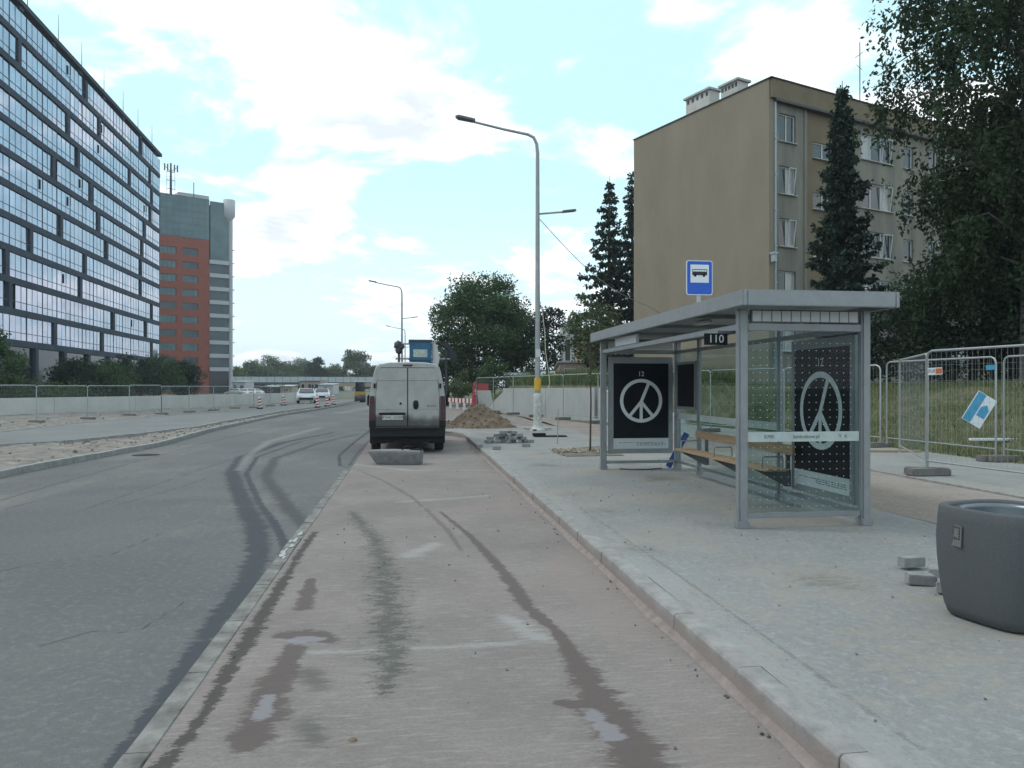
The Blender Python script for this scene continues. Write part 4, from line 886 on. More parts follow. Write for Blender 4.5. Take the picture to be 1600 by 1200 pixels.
poster('poster_case', (XF+.19, YF-.03, .52), (1, 0, 0), (0, -1, 0), 1.08, 1.62, 'upright black poster in the far end wall')
poster('poster_case', (XBk-.02, 9.50, .42), (0, -1, 0), (-1, 0, 0), 1.27, 1.76, 'black poster on the back wall seen through dotted glass')
# bench
bn = None
for k, (xa, xb) in enumerate(((4.62, 4.76), (4.78, 4.92))): B('seat_board', (xa, 9.35, .585), (xb, 12.75, .62), WOOD, None, .008)
B('backrest_board', (XBk-.13, 9.35, .80), (XBk-.095, 12.75, .93), WOOD, None, .008)
for y in (9.6, 11.0, 12.4):
    m_ = MB(); m_.prism([(4.60, y-.02, .583), (XBk-.03, y-.02, .583), (XBk-.03, y-.02, .36), (XBk-.10, y-.02, .36)], (0, .04, 0)); k_ = m_.build('bench_bracket', SHD, sh, world=True)
    MB().mm((XBk-.09, y-.02, .585), (XBk-.04, y+.02, .92)).build('back_support', SHD, k_, world=True)
for y in (9.5, 11.1, 12.5):
    m_ = MB(); m_.tube([(4.64, y, .622), (4.64, y, .755), (4.655, y, .77), (4.915, y, .77), (4.93, y, .755), (4.93, y, .622)], .012, 6); m_.build('armrest', SHM, sh, world=True)
# blue board leaning in the shelter, and a cable
m_ = MB(); a_ = P(1044, 730, PAV); m_.bar((a_.x, a_.y, PAV+.005), (a_.x+.33, a_.y-.12, PAV+.66), .03, .11); o = recenter(m_.build('blue_plank', mat('blue_paint', (.02, .07, .28), .5, var=.3, scale=8), bevel=.004)); tag(o, 'blue plank leaning inside the far end of the bus shelter', 'plank')
m_ = MB(); m_.tube([(3.95, 13.9, PAV+.01), (4.15, 13.75, PAV+.012), (4.4, 13.72, PAV+.012), (4.62, 13.8, PAV+.012), (4.75, 13.83, PAV+.012)], .012, 6); o = recenter(m_.build('cable', DARKM)); tag(o, 'thin dark cable lying under the far shelter poster', 'cable')
# bus stop sign on the roof
BLUE = mat('sign_blue', (.008, .09, .50), .4, var=.04); SWH = mat('sign_white', (.70, .73, .75), .4, var=.03); BLACK = mat('sign_black', (.012, .012, .014), .5)
sx, sy = D(1093, 435, 10.35).x, D(1093, 435, 10.35).y
sg = thing('bus_stop_sign', 'blue square bus stop sign with black bus above the shelter roof', 'sign', (sx, sy, ZR+.104))
def roundrect(m_, w_, h_, r_, y, cx_=0, cz_=0, th=.002):
    pts = []
    for (sx_, sz_, a0_) in ((1, 1, 0), (-1, 1, 90), (-1, -1, 180), (1, -1, 270)):
        for q in range(5): a = R(a0_+q*22.5); pts.append((cx_+sx_*(w_/2-r_)+r_*math.cos(a), y, cz_+sz_*(h_/2-r_)+r_*math.sin(a)))
    m_.prism(pts, (0, th, 0)); return m_
cz_ = EYE+(HOR-434)/F*10.35-(ZR+.104)
roundrect(MB(), .372, .470, .03, 0, 0, cz_, .012).build('plate', SWH, sg); roundrect(MB(), .352, .450, .025, -.003, 0, cz_).build('blue_field', BLUE, sg)
roundrect(MB(), .262, .245, .004, -.006, 0, cz_+.055).build('white_field', SWH, sg)
bs = MB(); bs.mm((-.105, -.009, cz_+.035), (.105, -.007, cz_+.085)).build('bus_body', BLACK, sg)
m_ = MB(); roundrect(m_, .212, .036, .008, -.0088, 0, cz_+.098); bp_ = m_.build('bus_roof', BLACK, sg)
for i in range(6): MB().mm((-.098+i*.033, -.0115, cz_+.083), (-.098+i*.033+.028, -.0092, cz_+.106)).build('bus_window', SWH, bp_)
for x in (-.065, .06):
    m_ = MB(); m_.prism([(x+.019*math.cos(t), -.009, cz_+.031+.019*math.sin(t)) for t in np.linspace(0, 6.283, 17)[:-1]], (0, .002, 0)); m_.build('bus_wheel', BLACK, sg)
MB().tube([(0, .03, 0), (0, .03, cz_+.2)], .028, 10).build('pole', ZINC, sg)

# ================================================================ LITTER BIN
BINM = mat('bin_stone', (.072, .078, .083), .85, var=.22, scale=120, bump=.15, bscale=260); STEEL = mat('steel', (.16, .18, .195), .35, .8, var=.1)
bc = D(1577, 604, 5.10); bn_ = thing('litter_bin', 'dark grey rounded litter bin with steel liner at the right edge', 'litter bin', (bc.x, bc.y, PAV), R(12)); bn_.scale = (.985, .985, .965)
m_ = MB(); m_.lathe((0, 0, 0), [(.0, .0), (.29, .0), (.315, .015), (.335, .08), (.355, .22), (.372, .42), (.376, .56), (.368, .70), (.362, .762), (.352, .775), (.318, .775), (.305, .765), (.300, .70)], 56, 3.6); m_.build('body', BINM, bn_)
m_ = MB(); m_.lathe((0, 0, 0), [(.302, .752), (.285, .762), (.262, .757), (.258, .735), (.255, .3), (0, .3)], 40, 2.6); m_.build('liner', STEEL, bn_)
a = R(166); nx_ = Vector((math.cos(a), math.sin(a), 0))
pq = thing('tmp', None, None); bpy.data.objects.remove(pq)
pr = .372/((abs(math.cos(a))**3.6+abs(math.sin(a))**3.6)**(1/3.6))
m_ = MB(); m_.box((0, 0, 0), (.10, .006, .145)); pk = m_.build('plaque', mat('plaque', (.17, .17, .165), .5, .3, var=.15, scale=40), bn_); pk.location = (nx_.x*(pr+.004), nx_.y*(pr+.004), .585); pk.rotation_euler = (R(-3), 0, a+math.pi/2)
m_ = MB()
for i in range(4):
    for j in range(5):
        if i in (1, 2) and j in (1, 2, 3): continue
        m_.box((-.032+i*.0213, -.0035, .058-j*.019), (.0125 if (i+j) % 3 else .009, .002, .0125))
tag(m_.build('plaque_emblem', BLACK, pk), kind='stuff')

# ================================================================ LOOSE PAVING BLOCKS
BLKM = mat('paving_block', (.23, .235, .235), .9, var=.22, scale=9, bump=.4, bscale=80)
pb_me = MB().mm((-.10, -.05, 0), (.10, .05, .08)).mesh('paving_block', bevel=.005); pb_me.materials.append(BLKM)
def block(x, y, z, rz, lab, grp, tilt=(0, 0)):
    o = inst('paving_block', pb_me, None, (x, y, z), (tilt[0], tilt[1], rz)); tag(o, lab, 'paving block', grp); return o
for (u, v, rz, z, lab, tl) in ((1424, 888, .05, .02, 'loose grey paving block lying left of the bin, farthest back', (0, 0)), (1437, 912, -.25, .0, 'loose grey paving block left of the bin, in front', (.06, .05)), (1462, 903, 1.0, .0, 'loose paving block touching the bin at its left', (0, .08)), (1476, 924, .9, 0, 'loose paving block half hidden by the bin, nearest', (0, .05))):
    p = P(u, v, PAV); block(p.x, p.y, PAV+z, rz, lab, 'paving blocks beside the bin', tl)
b0 = P(795, 692, PAV)
for k, (u, v) in enumerate(((750, 699), (776, 702), (822, 698))): p = P(u, v, PAV); block(p.x, p.y, PAV, random.uniform(0, 3), ('single paving block lying left of the block heap', 'single paving block lying in front of the block heap', 'single paving block lying right of the block heap')[k], 'paving blocks by the lamp pole')
lvl = [(0, 9), (.081, 7), (.162, 5), (.243, 3)]
for (z, n) in lvl:
    for i in range(n):
        x = b0.x+(i-(n-1)/2)*.155*random.uniform(.9, 1.05); y = b0.y+.12+random.uniform(-.12, .16); block(x, y, PAV+z, random.uniform(-.5, .5)+(1.57 if random.random() < .4 else 0), 'grey paving block in the heap between van and lamp pole', 'heaped paving blocks', (random.uniform(-.08, .08), random.uniform(-.08, .08)))
# ================================================================ SOIL HEAP
hp = P(757, 670, PAV); m_ = MB(); n = 46; vv = []; ff = []
def hz_(x, y):
    r2 = math.hypot((x+.12*math.sin(y*2))/1.3, y/1.15); h = .92*max(0, 1-r2**1.45)**1.1; x2 = (x+1.7)/1.2; h = max(h, .36*max(0, 1-math.hypot(x2, y/.8)))
    return h+.10*float(snoise(np.array(x), np.array(y), 4, 5))*(h > .02)+.05*float(snoise(np.array(x), np.array(y), 13, 6))*(h > .02)
for j in range(n):
    for i in range(n*2):
        x = -3.2+4.8*i/(n*2-1); y = -1.4+2.8*j/(n-1); vv.append((x, y, hz_(x, y)-.03))
W2 = n*2; ff = [(j*W2+i, j*W2+i+1, (j+1)*W2+i+1, (j+1)*W2+i) for j in range(n-1) for i in range(W2-1)]
m_.add(vv, ff, True); o = m_.build('soil_heap', SOIL); o.location = (hp.x, hp.y+1.3, .14); tag(o, 'brown heap of soil between the van and the lamp pole', 'soil heap')
hpt = []
for i in range(420):
    x = random.uniform(-2.6, 1.4); y = random.uniform(-1.2, .6); hpt.append((x, y, hz_(x, y)-.035))
tag(rocks('clods', hpt, .015, .075, SOIL, o), kind='stuff')

# ================================================================ LAMP POLES
GALV = mat('galvanised', (.30, .32, .33), .5, .4, var=.15, scale=3); YEL = mat('yellow_tape', (.55, .33, .03), .6, var=.1); WRAP = mat('foil_wrap', (.42, .42, .40), .5, var=.3, scale=10, bump=.8, bscale=25)
HEAD = mat('lamp_head', (.10, .11, .12), .5)
def lamp(label, base, wrapped, seed=0):
    t = thing('street_lamp', label, 'street lamp', base, 0, 'street lamps along the road')
    m_ = MB(); arc = [(0, 0, 0), (0, 0, 1.2), (0, 0, 5), (0, 0, 9.9), (-.03, 0, 10.25), (-.14, 0, 10.48), (-.35, 0, 10.58), (-1.2, 0, 10.72), (-2.35, 0, 10.95)]
    m_.tube(arc, [.115, .10, .085, .065, .058, .055, .05, .045, .04], 12); m_.build('pole', GALV, t)
    m_ = MB(); m_.prism([(-2.25, -.13, 10.93), (-2.25, .13, 10.93), (-2.85, .16, 11.03), (-2.95, 0, 11.05), (-2.85, -.16, 11.03)], (0, 0, .09)); m_.build('lamp_head', HEAD, t, bevel=.01)
    m_ = MB(); m_.tube([(.05, 0, 7.75), (.5, 0, 7.8), (.95, 0, 7.85)], .035, 8); ar = m_.build('side_arm', GALV, t)
    m_ = MB(); m_.prism([(.9, -.1, 7.82), (.9, .1, 7.82), (1.35, .11, 7.88), (1.42, 0, 7.89), (1.35, -.11, 7.88)], (0, 0, .07)); m_.build('lamp_head', HEAD, t, bevel=.008)
    if wrapped:
        MB().lathe((0, 0, 0), [(.125, 1.42), (.125, 1.86)], 14).build('yellow_band', YEL, t)
        r_ = random.Random(3); MB().lathe((0, 0, 0), [(.30, .0), (.22, .06), (.16, .18), (.165, .35), (.15, .5), (.17, .62), (.155, .8), (.17, 1.0), (.15, 1.1), (.165, 1.25), (.125, 1.32)], 16).build('foil_wrapping', WRAP, t)
        MB().box((.0, -.11, 2.75), (.16, .05, .28)).build('number_tag', POSW, t)
        m_ = MB(); pts = [(.09, -.05, 4.6), (.16, -.1, 4.2), (.24, -.1, 3.5), (.27, -.1, 2.8), (.38, -.1, 2.1), (.42, -.1, 1.7), (.30, -.1, 1.2), (.15, -.12, .95)]; m_.tube(pts, .014, 6); m_.build('hanging_cable', mat('cable_white', (.5, .5, .42), .6), t)
        m_ = MB()
        for k in range(4): a = k*1.4; m_.bar((math.cos(a)*.12, math.sin(a)*.12, .02), (math.cos(a)*.5, math.sin(a)*.5, .05), .12, .02)
        m_.build('base_scraps', DARKM, t)
    return t
lb = P(840, 672, PAV); lamp('tall galvanised street lamp with yellow band and foil wrapped base', (lb.x, lb.y, PAV), True)
p = D(628, 604, 68); lamp('street lamp rising behind the white van, the nearer of two', (p.x, p.y, .05), False); p = D(633, 604, 118); lamp('farthest street lamp, thin behind the van roof', (p.x, p.y, .05), False)
m_ = MB(); a_ = Vector((lb.x+.08, lb.y, 7.7)); b_ = D(1012, 478, 36); pts = [a_.lerp(b_, t)-Vector((0, 0, .5*math.sin(math.pi*t))) for t in np.linspace(0, 1, 14)]; c_ = D(1140, 555, 44); pts += [b_.lerp(c_, t) for t in (.33, .66, 1)]
m_.tube(pts, .013, 5); o = recenter(m_.build('overhead_wire', GALV)); tag(o, 'thin wire slung from the tall lamp pole to the right', 'wire')

# ================================================================ SITE FENCES
FEN = mat('fence_galv', (.34, .36, .37), .45, .5, var=.12); FBASE = mat('fence_block', (.16, .15, .14), .95, var=.25, scale=8, bump=.4, bscale=50)
def panel_meshes(Lp, H):
    f = MB(); r = .12; pts = [(0, 0, .05), (0, 0, H-r), (r*.3, 0, H-r*.3), (r, 0, H), (Lp-r, 0, H), (Lp-r*.3, 0, H-r*.3), (Lp, 0, H-r), (Lp, 0, .05)]
    f.tube(pts, .021, 8); f.tube([(.02, 0, .2), (Lp-.02, 0, .2)], .016, 6)
    w_ = MB()
    for i in range(1, int(Lp/.11)): x = i*.11; w_.box((x, 0, (H+.2)/2), (.0024, .0024, H-.2))
    for z in (.55, .9, 1.25, 1.6, H-.25): w_.box((Lp/2, .003, z), (Lp, .0026, .0026))
    a = f.mesh('frame'); a.materials.append(FEN); b = w_.mesh('wire_mesh'); b.materials.append(FEN); return a, b
fb_me = MB().mm((-.36, -.12, 0), (.36, .12, .13)).mesh('base_block', bevel=.02); fb_me.materials.append(FBASE)
PMS = {}
def panel(a, b, H, label, grp, base=True, z=.0):
    a = Vector(a); b = Vector(b); Lp = round((b-a).length, 2); key = (Lp, H)
    if key not in PMS: PMS[key] = panel_meshes(Lp, H)
    t = thing('mesh_fence', label, 'fence', (a.x, a.y, z), math.atan2(b.y-a.y, b.x-a.x), grp)
    inst('frame', PMS[key][0], t, (0, 0, .06)); inst('wire_mesh', PMS[key][1], t, (0, 0, .06))
    if base: inst('base_block', fb_me, t, (.02, 0, 0), (0, 0, 1.5))
    return t
ORD = ['first', 'second', 'third', 'fourth', 'fifth', 'sixth', 'seventh', 'eighth', 'ninth', 'tenth', 'eleventh', 'twelfth', 'thirteenth', 'fourteenth', 'fifteenth', 'sixteenth', 'seventeenth', 'eighteenth', 'nineteenth', 'twentieth']
fl = [(p_.x, p_.y, 0) for p_ in [P(u, v) for u, v in ((-75, 676), (10, 665), (192, 653), (300, 645), (445, 634.5), (470, 632))]]
pp = poly_step(fl, 3.5)
for i in range(min(len(pp)-1, 20)):
    zz = float(verz(np.array(pp[i].x), np.array(pp[i].y))); panel(pp[i], pp[i+1], 1.66, ORD[i]+' mesh fence panel from the left before the long pale wall', 'mesh fence before the pale wall', True, max(0.0, zz-.04))
P1 = P(1448, 743, PAV); P2 = P(1556, 721, PAV)
p_r = D(1640, 604, 11.0); dr = (Vector((p_r.x, p_r.y, 0))-Vector((P1.x, P1.y, 0))).normalized()
fA = panel((P1.x, P1.y, 0), (P1.x+dr.x*3.5, P1.y+dr.y*3.5, 0), 2.12, 'mesh fence panel nearest the camera, running off the right edge', 'site fence on the right', True, PAV)
pB = Vector((P2.x-.1, P2.y+3.5, 0)); dl = (pB-Vector((P1.x+.08, P1.y, 0))).normalized()
panel((P1.x+.07, P1.y+.08, 0), (P1.x+.07+dl.x*3.5, P1.y+.08+dl.y*3.5, 0), 2.08, 'mesh fence panel slanting away behind the shelter from the near post', 'site fence on the right', True, PAV)
panel((P2.x, P2.y, 0), (P2.x-.1, P2.y+3.49, 0), 2.12, 'mesh fence panel at the foot of the grass slope with leaning right post', 'site fence on the right', True, PAV)
panel((P2.x+.1, P2.y-.1, 0), (P2.x+.15, P2.y-3.6, 0), 2.12, 'mesh fence panel along the grass slope carrying a small blue tag', 'site fence on the right', True, PAV)
pp = poly_step([(12.0, 18.0, 0), (10.5, 24, 0), (7.7, 32.2, 0), (5.7, 42, 0), (4.0, 50, 0)], 3.5)
for i in range(len(pp)-1): panel(pp[i], pp[i+1], 2.05, ORD[i]+' mesh fence panel counted from the shelter towards the soil heap', 'mesh fence before the retaining wall', True, PAV)
pp = poly_step([(18.6, 14.5, 0), (19.2, 21, 0), (19.4, 31, 0)], 3.5)
for i in range(len(pp)-1): panel(pp[i], pp[i+1], 1.55, ORD[i]+' mesh fence panel on top of the grass slope, counted from the right', 'mesh fence on the slope top', False, TZ-.06)
# tags hung on the fence
def card(name, label, u, v, d, w_, h_, mm_, rot=0.0, cat='sign', fancy=None):
    p = D(u, v, d); t = thing(name, label, cat, (p.x, p.y, p.z), -YAW-.05); m_ = MB(); m_.box((0, 0, 0), (w_, .006, h_), Matrix.Rotation(rot, 3, 'Y')); m_.build('board', mm_, t)
    if fancy: fancy(t, Matrix.Rotation(rot, 3, 'Y'))
    return t
def f_tag(t, M_): MB().box(M_ @ Vector((.06, -.005, 0)), (.10, .002, .09), M_).build('orange_field', mat('tag_orange', (.60, .13, .03), .5), t); text('ZUE', .07, BLACK, t, (-.06, -.0055, 0), (R(90), 0, 0))
card('fence_tag', 'white and orange tag on the near fence panel', 1461, 580, 12.7, .235, .12, SWH, -.06, fancy=f_tag)
card('fence_tag', 'small plain blue tag on the fence right of the leaning post', 1548, 574, 15.4, .19, .10, mat('tag_blue', (.05, .30, .50), .5), -.05)
def f_flag(t, M_):
    MB().box(M_ @ Vector((-.105, -.006, .0)), (.16, .003, .60), M_).build('blue_edge', MATS['tag_blue'], t)
    m_ = MB(); m_.prism([M_ @ Vector(q) for q in ((.0, -.0062, -.12), (.0, -.0062, .06), (.085, -.0062, .15), (.17, -.0062, .06), (.17, -.0062, -.12))], (0, .002, 0)); m_.build('house_mark', MATS['tag_blue'], t)
card('fence_banner', 'tilted blue and white banner with a house mark on the fence', 1530, 640, 14.6, .40, .62, SWH, .55, fancy=f_flag)
for k, (u, v, lab) in enumerate(((1385, 706, 'short plank lying at the slope foot behind the shelter'), (1560, 688, 'pale board lying on the grass slope near the right edge'))):
    p = P(u, v, PAV) if k == 0 else D(u, v, 17.2); m_ = MB(); m_.bar((p.x-.7, p.y, p.z+.03), (p.x+.7, p.y-.25, p.z+.03), .14, .05); o = recenter(m_.build('plank', WOOD if k == 0 else SWH, bevel=.004)); tag(o, lab, 'plank')
# ================================================================ VAN
def van_paint():
    m = mat('van_paint', (.34, .34, .325), .45, var=.14, scale=2.5, bump=.02, bscale=20); t = m.node_tree; b = t.nodes['Principled BSDF']; lk = t.links.new
    src = b.inputs['Base Color'].links[0].from_socket; tcn = t.nodes.new('ShaderNodeTexCoord'); s = t.nodes.new('ShaderNodeSeparateXYZ'); lk(tcn.outputs['Object'], s.inputs[0])
    n = t.nodes.new('ShaderNodeTexNoise'); n.inputs['Scale'].default_value = 3.2; n.inputs['Detail'].default_value = 7; lk(tcn.outputs['Object'], n.inputs['Vector'])
    # road grime: thrown up from below, thickest left of centre by the exhaust
    def mr(x, a, bb, c, d):
        q = t.nodes.new('ShaderNodeMapRange'); q.interpolation_type = 'SMOOTHSTEP'; lk(x, q.inputs[0])
        for i, v in enumerate((a, bb, c, d)): q.inputs[i+1].default_value = v
        return q.outputs[0]
    h = mr(s.outputs[2], .66, 1.2, 1.1, 0); xx = mr(s.outputs[0], -.1, .2, 1.2, .55)
    mu = t.nodes.new('ShaderNodeMath'); mu.operation = 'MULTIPLY'; lk(h, mu.inputs[0]); lk(xx, mu.inputs[1])
    ad = t.nodes.new('ShaderNodeMath'); ad.operation = 'MULTIPLY_ADD'; lk(n.outputs['Fac'], ad.inputs[0]); ad.inputs[1].default_value = .9; ad.inputs[2].default_value = -.45
    a2 = t.nodes.new('ShaderNodeMath'); a2.operation = 'ADD'; lk(mu.outputs[0], a2.inputs[0]); lk(ad.outputs[0], a2.inputs[1])
    mx = t.nodes.new('ShaderNodeMix'); mx.data_type = 'RGBA'; lk(mr(a2.outputs[0], .1, .7, 0, .95), mx.inputs[0]); lk(src, mx.inputs[6]); mx.inputs[7].default_value = (.055, .053, .05, 1); lk(mx.outputs[2], b.inputs['Base Color'])
    b.inputs['Roughness'].default_value = .5; return m
VP = van_paint(); BLKP = mat('black_plastic', (.015, .016, .018), .75, var=.25, scale=8, spec=.25); TYRE = mat('tyre', (.02, .02, .021), .85, var=.2, scale=20); LAMPR = mat('tail_red', (.06, .012, .013), .35, var=.3, scale=3); LAMPW = mat('tail_smoke', (.05, .03, .032), .25); CARG = mat('car_glass', (.02, .025, .03), .06, spec=.9)
vp = P(637, 708.5); vn = thing('van', 'dirty white panel van parked in the bay, seen from behind', 'van', (vp.x, vp.y, 0), 0)
prof = [(.86, .42), (.955, .50), (.975, .85), (.975, 1.15), (.955, 1.45), (.90, 1.80), (.845, 2.08), (.80, 2.20), (.70, 2.275), (.45, 2.315), (0, 2.325)]
ring = [(x, z) for x, z in prof]+[(-x, z) for x, z in reversed(prof[:-1])]
m_ = MB(); secs = [(0.0, .985, -.02), (.05, 1, 0), (2.0, 1, 0), (3.3, 1, 0), (3.9, .985, -.08)]; nR = len(ring); vv = []; ff = []
for (y, s, dz) in secs:
    for (x, z) in ring: vv.append((x*s, y, z+(dz if z > 1.3 else 0)))
for (y, zt_, s) in ((4.35, 1.35, .95), (4.95, 1.05, .88)):
    for (x, z) in ring: vv.append((x*s, y, .42+(z-.42)*(zt_-.42)/(2.325-.42)))
nS = len(secs)+2
for i in range(nS-1):
    for j in range(nR): ff.append((i*nR+j, i*nR+(j+1) % nR, (i+1)*nR+(j+1) % nR, (i+1)*nR+j))
m_.add(vv, ff, True); m_.add(vv[:nR], [tuple(range(nR))]); m_.add(vv[-nR:], [tuple(reversed(range(nR)))]); bd_ = m_.build('body', VP, vn)
md = bd_.modifiers.new('b', 'EDGE_SPLIT'); md.split_angle = R(40)
MB().prism([(-.815, -.0035, .69), (.815, -.0035, .69), (.815, -.0035, 1.3), (.78, -.0035, 1.8), (.67, -.0035, 2.185), (-.67, -.0035, 2.185), (-.78, -.0035, 1.8), (-.815, -.0035, 1.3)], (0, .003, 0)).build('door_gap', BLKP, vn)
def door(s):
    z0, z1 = .70, 2.17
    pl_ = [(s*.012, z0), (s*.80, z0), (s*.80, 1.3), (s*.795, 1.5), (s*.765, 1.8), (s*.715, 2.10), (s*.66, z1), (s*.012, z1)]
    m_ = MB(); m_.prism([(x, -.028, z) for x, z in pl_], (0, .024, 0)); return m_.build('rear_door', VP, vn, bevel=.008)
for s in (-1, 1):
    d_ = door(s); SEAM = BLKP
    MB().mm((s*.03, -.0305, 1.845), (s*.75, -.0285, 1.857)).build('door_crease', mat('seam', (.16, .16, .155), .7), d_)
    MB().mm((s*.03, -.0305, 1.118), (s*.79, -.0285, 1.126)).build('door_crease', MATS['seam'], d_)
    for z in (1.72,): MB().mm((s*.80, -.035, z-.06), (s*.85, .0, z+.06)).build('hinge', BLKP, d_, bevel=.004)
    m_ = MB(); m_.prism([(s*.825, -.02, .86), (s*.962, -.012, .86), (s*.965, -.012, 1.15), (s*.945, -.014, 1.46), (s*.825, -.02, 1.46)], (0, .09, 0)); tl = m_.build('tail_light', LAMPW, vn, bevel=.01)
    for (za, zb) in ((.88, 1.02), (1.24, 1.42)): MB().mm((s*.835, -.026, za), (s*.945, -.0205, zb)).build('red_lens', LAMPR, tl)
    MB().mm((s*.80, -.03, .66), (s*.965, .1, .845)).build('corner_panel', BLKP, vn, bevel=.012)
    # wheels
    for yy in (.95, 4.05):
        t_ = MB(); t_.lathe((0, 0, 0), [(.20, -.11), (.31, -.115), (.345, -.08), (.345, .08), (.31, .115), (.20, .11)], 26); wh = t_.build('wheel', TYRE, vn); wh.location = (s*.83, yy, .345); wh.rotation_euler = (0, R(90), 0)
        r2 = MB(); r2.lathe((0, 0, 0), [(.0, .07), (.08, .08), (.19, .06), (.205, .10)], 18); r2.build('rim', STEEL, wh); r2 = MB(); r2.lathe((0, 0, 0), [(.0, -.07), (.08, -.08), (.19, -.06), (.205, -.10)], 18); r2.build('rim', STEEL, wh)
    m_ = MB(); m_.box((s*1.13, 3.75, 1.28), (.16, .14, .34)); m_.build('mirror', BLKP, vn, bevel=.03); 
    m_ = MB(); m_.prism([(s*.972, 3.1, 1.25), (s*.95, 3.1, 1.72), (s*.945, 3.75, 1.70), (s*.965, 4.2, 1.25)], (s*.008, 0, 0)); m_.build('side_window', CARG, vn)
m_ = MB(); m_.mm((-.94, -.10, .42), (.94, .0, .66)); m_.mm((-.78, -.135, .60), (.78, -.09, .655)); m_.build('bumper', BLKP, vn, bevel=.02)
m_ = MB(); m_.mm((-.82, .05, .28), (.82, 4.6, .418)); m_.build('underbody', BLKP, vn)
MB().mm((-.95, .1, .25), (-.55, .5, .44)).build('mud_flap', BLKP, vn); MB().mm((.55, .1, .25), (.95, .5, .44)).build('mud_flap', BLKP, vn)
m_ = MB(); m_.mm((-.72, -.045, .985), (-.06, -.028, 1.04)); m_.build('plate_light_bar', BLKP, vn, bevel=.006)
lp_ = MB().mm((-.63, -.038, .86), (-.12, -.0285, .972)).build('number_plate', mat('plate', (.48, .48, .47), .6, var=.2, scale=12), vn); text('KWK 1A769', .095, BLACK, lp_, (-.375, -.0395, .915), (R(90), 0, 0), depth=.0008)
m_ = MB(); m_.lathe((0, 0, 0), [(.0, .0), (.09, .0), (.09, .03), (0, .035)], 20, 3); hd = m_.build('door_handle', BLKP, vn); hd.location = (.205, -.028, 1.24); hd.rotation_euler = (R(90), 0, 0); hd.scale = (.75, 1.25, .6)
MB().lathe((0, 0, 0), [(.028, 0), (.028, .012), (0, .014)], 12).build('door_lock', BLKP, vn, loc=(-.18, -.028, 1.27)).rotation_euler = (R(90), 0, 0)
text('BOXER', .075, mat('badge', (.12, .12, .125), .4, .6), vn, (.60, -.030, 1.20), (R(90), 0, 0))
MB().mm((-.12, -.022, 2.215), (.12, .01, 2.262)).build('brake_light', LAMPR, vn, bevel=.006)
m_ = MB(); m_.prism([(-.82, 3.75, 2.02), (.82, 3.75, 2.02), (.90, 4.45, 1.32), (-.90, 4.45, 1.32)], (0, .02, .015)); m_.build('windscreen', CARG, vn)
# rounded concrete piece with cable lying behind the van
q = P(624, 726); lt = thing('kerb_chunk', 'long grey rounded concrete piece with a cable loop behind the van', 'concrete piece', (q.x, q.y+.1, 0.003), -.22)
m_ = MB(); pr = [(-.10, 0), (.10, 0), (.17, .12), (.21, .27), (.21, .31), (-.21, .31), (-.22, .27), (-.15, .10)]
vv = []; xs = (-.50, -.42, -.2, .2, .42, .50)
for i, x in enumerate(xs):
    s = (.9, .97, 1, 1.0, .97, .82)[i]
    for (y, z) in pr: vv.append((x+(-.16*z/.3 if i == 0 else 0), y*s, z*(s*.25+.75)+random.uniform(-.006, .006)*(z > 0)))
k = len(pr); ff = [(i*k+j, i*k+(j+1) % k, (i+1)*k+(j+1) % k, (i+1)*k+j) for i in range(len(xs)-1) for j in range(k)]+[tuple(range(k)), tuple(range((len(xs)-1)*k, len(xs)*k))]
m_.add(vv, ff); m_.build('slab', mat('old_concrete', (.20, .205, .205), .85, var=.25, scale=8, bump=.4, bscale=50), lt, bevel=.015)
m_ = MB(); m_.tube([(.05, -.02, .30), (.12, -.04, .37), (.24, -.02, .40), (.34, .02, .36), (.30, .06, .31), (.42, .0, .34), (.50, -.05, .30)], .016, 7); m_.tube([(.22, .0, .30), (.36, -.04, .33), (.47, .04, .31)], .02, 6); m_.build('cable_loop', BLKP, lt)

# ================================================================ LIFT TRUCK ahead of the van
TBLUE = mat('truck_blue', (.015, .10, .20), .5, var=.25, scale=4)
tp = D(657, 604, 29); tk = thing('lift_truck', 'blue lift truck with rack bars standing ahead of the van', 'truck', (tp.x, tp.y, 0.07), 0)
def zv(v, d=29): return EYE+(HOR-v)/F*d-.07
B2 = lambda n, a, b, m, bev=.01, par=None: MB().mm(a, b).build(n, m, par or tk, bevel=bev)
bx_ = B2('blue_box', (-.42, 0, 1.3), (.42, 1.1, zv(534)), TBLUE, .02); B2('box_lid', (-.45, -.03, zv(534)+.002), (.45, 1.13, zv(531.5)+.02), DARKM, .01); B2('notice', (-.27, -.008, zv(558)), (.26, -.002, zv(546)), mat('notice', (.40, .44, .40), .6, var=.3, scale=12), 0, bx_)
B2('box_ledge', (-.46, -.06, zv(563)), (.46, -.003, zv(560)), TBLUE, .01)
for z in (zv(536.5), zv(560)):
    m_ = MB(); m_.tube([(-.95, .4, z), (1.15, .4, z)], .032, 7); m_.build('rack_bar', GALV, tk)
for x in (-.82, 1.0): MB().tube([(x, .4, 0.9), (x, .4, zv(533))], .045, 7).build('rack_post', DARKM, tk)
r_ = random.Random(9)
for (x, z, s) in ((-.86, zv(538.5), .15), (-.74, zv(541), .12), (-.83, zv(547), .12)):
    m_ = MB(); m_.lathe((x, .36, z), [(0, -s), (s*.8, -s*.7), (s, 0), (s*.75, s*.7), (0, s)], 10); m_.v = [(a_+r_.uniform(-.05, .05), b_+r_.uniform(-.04, .04), c_+r_.uniform(-.04, .04)) for a_, b_, c_ in m_.v]; m_.build('tarp_bundle', DARKM, tk)
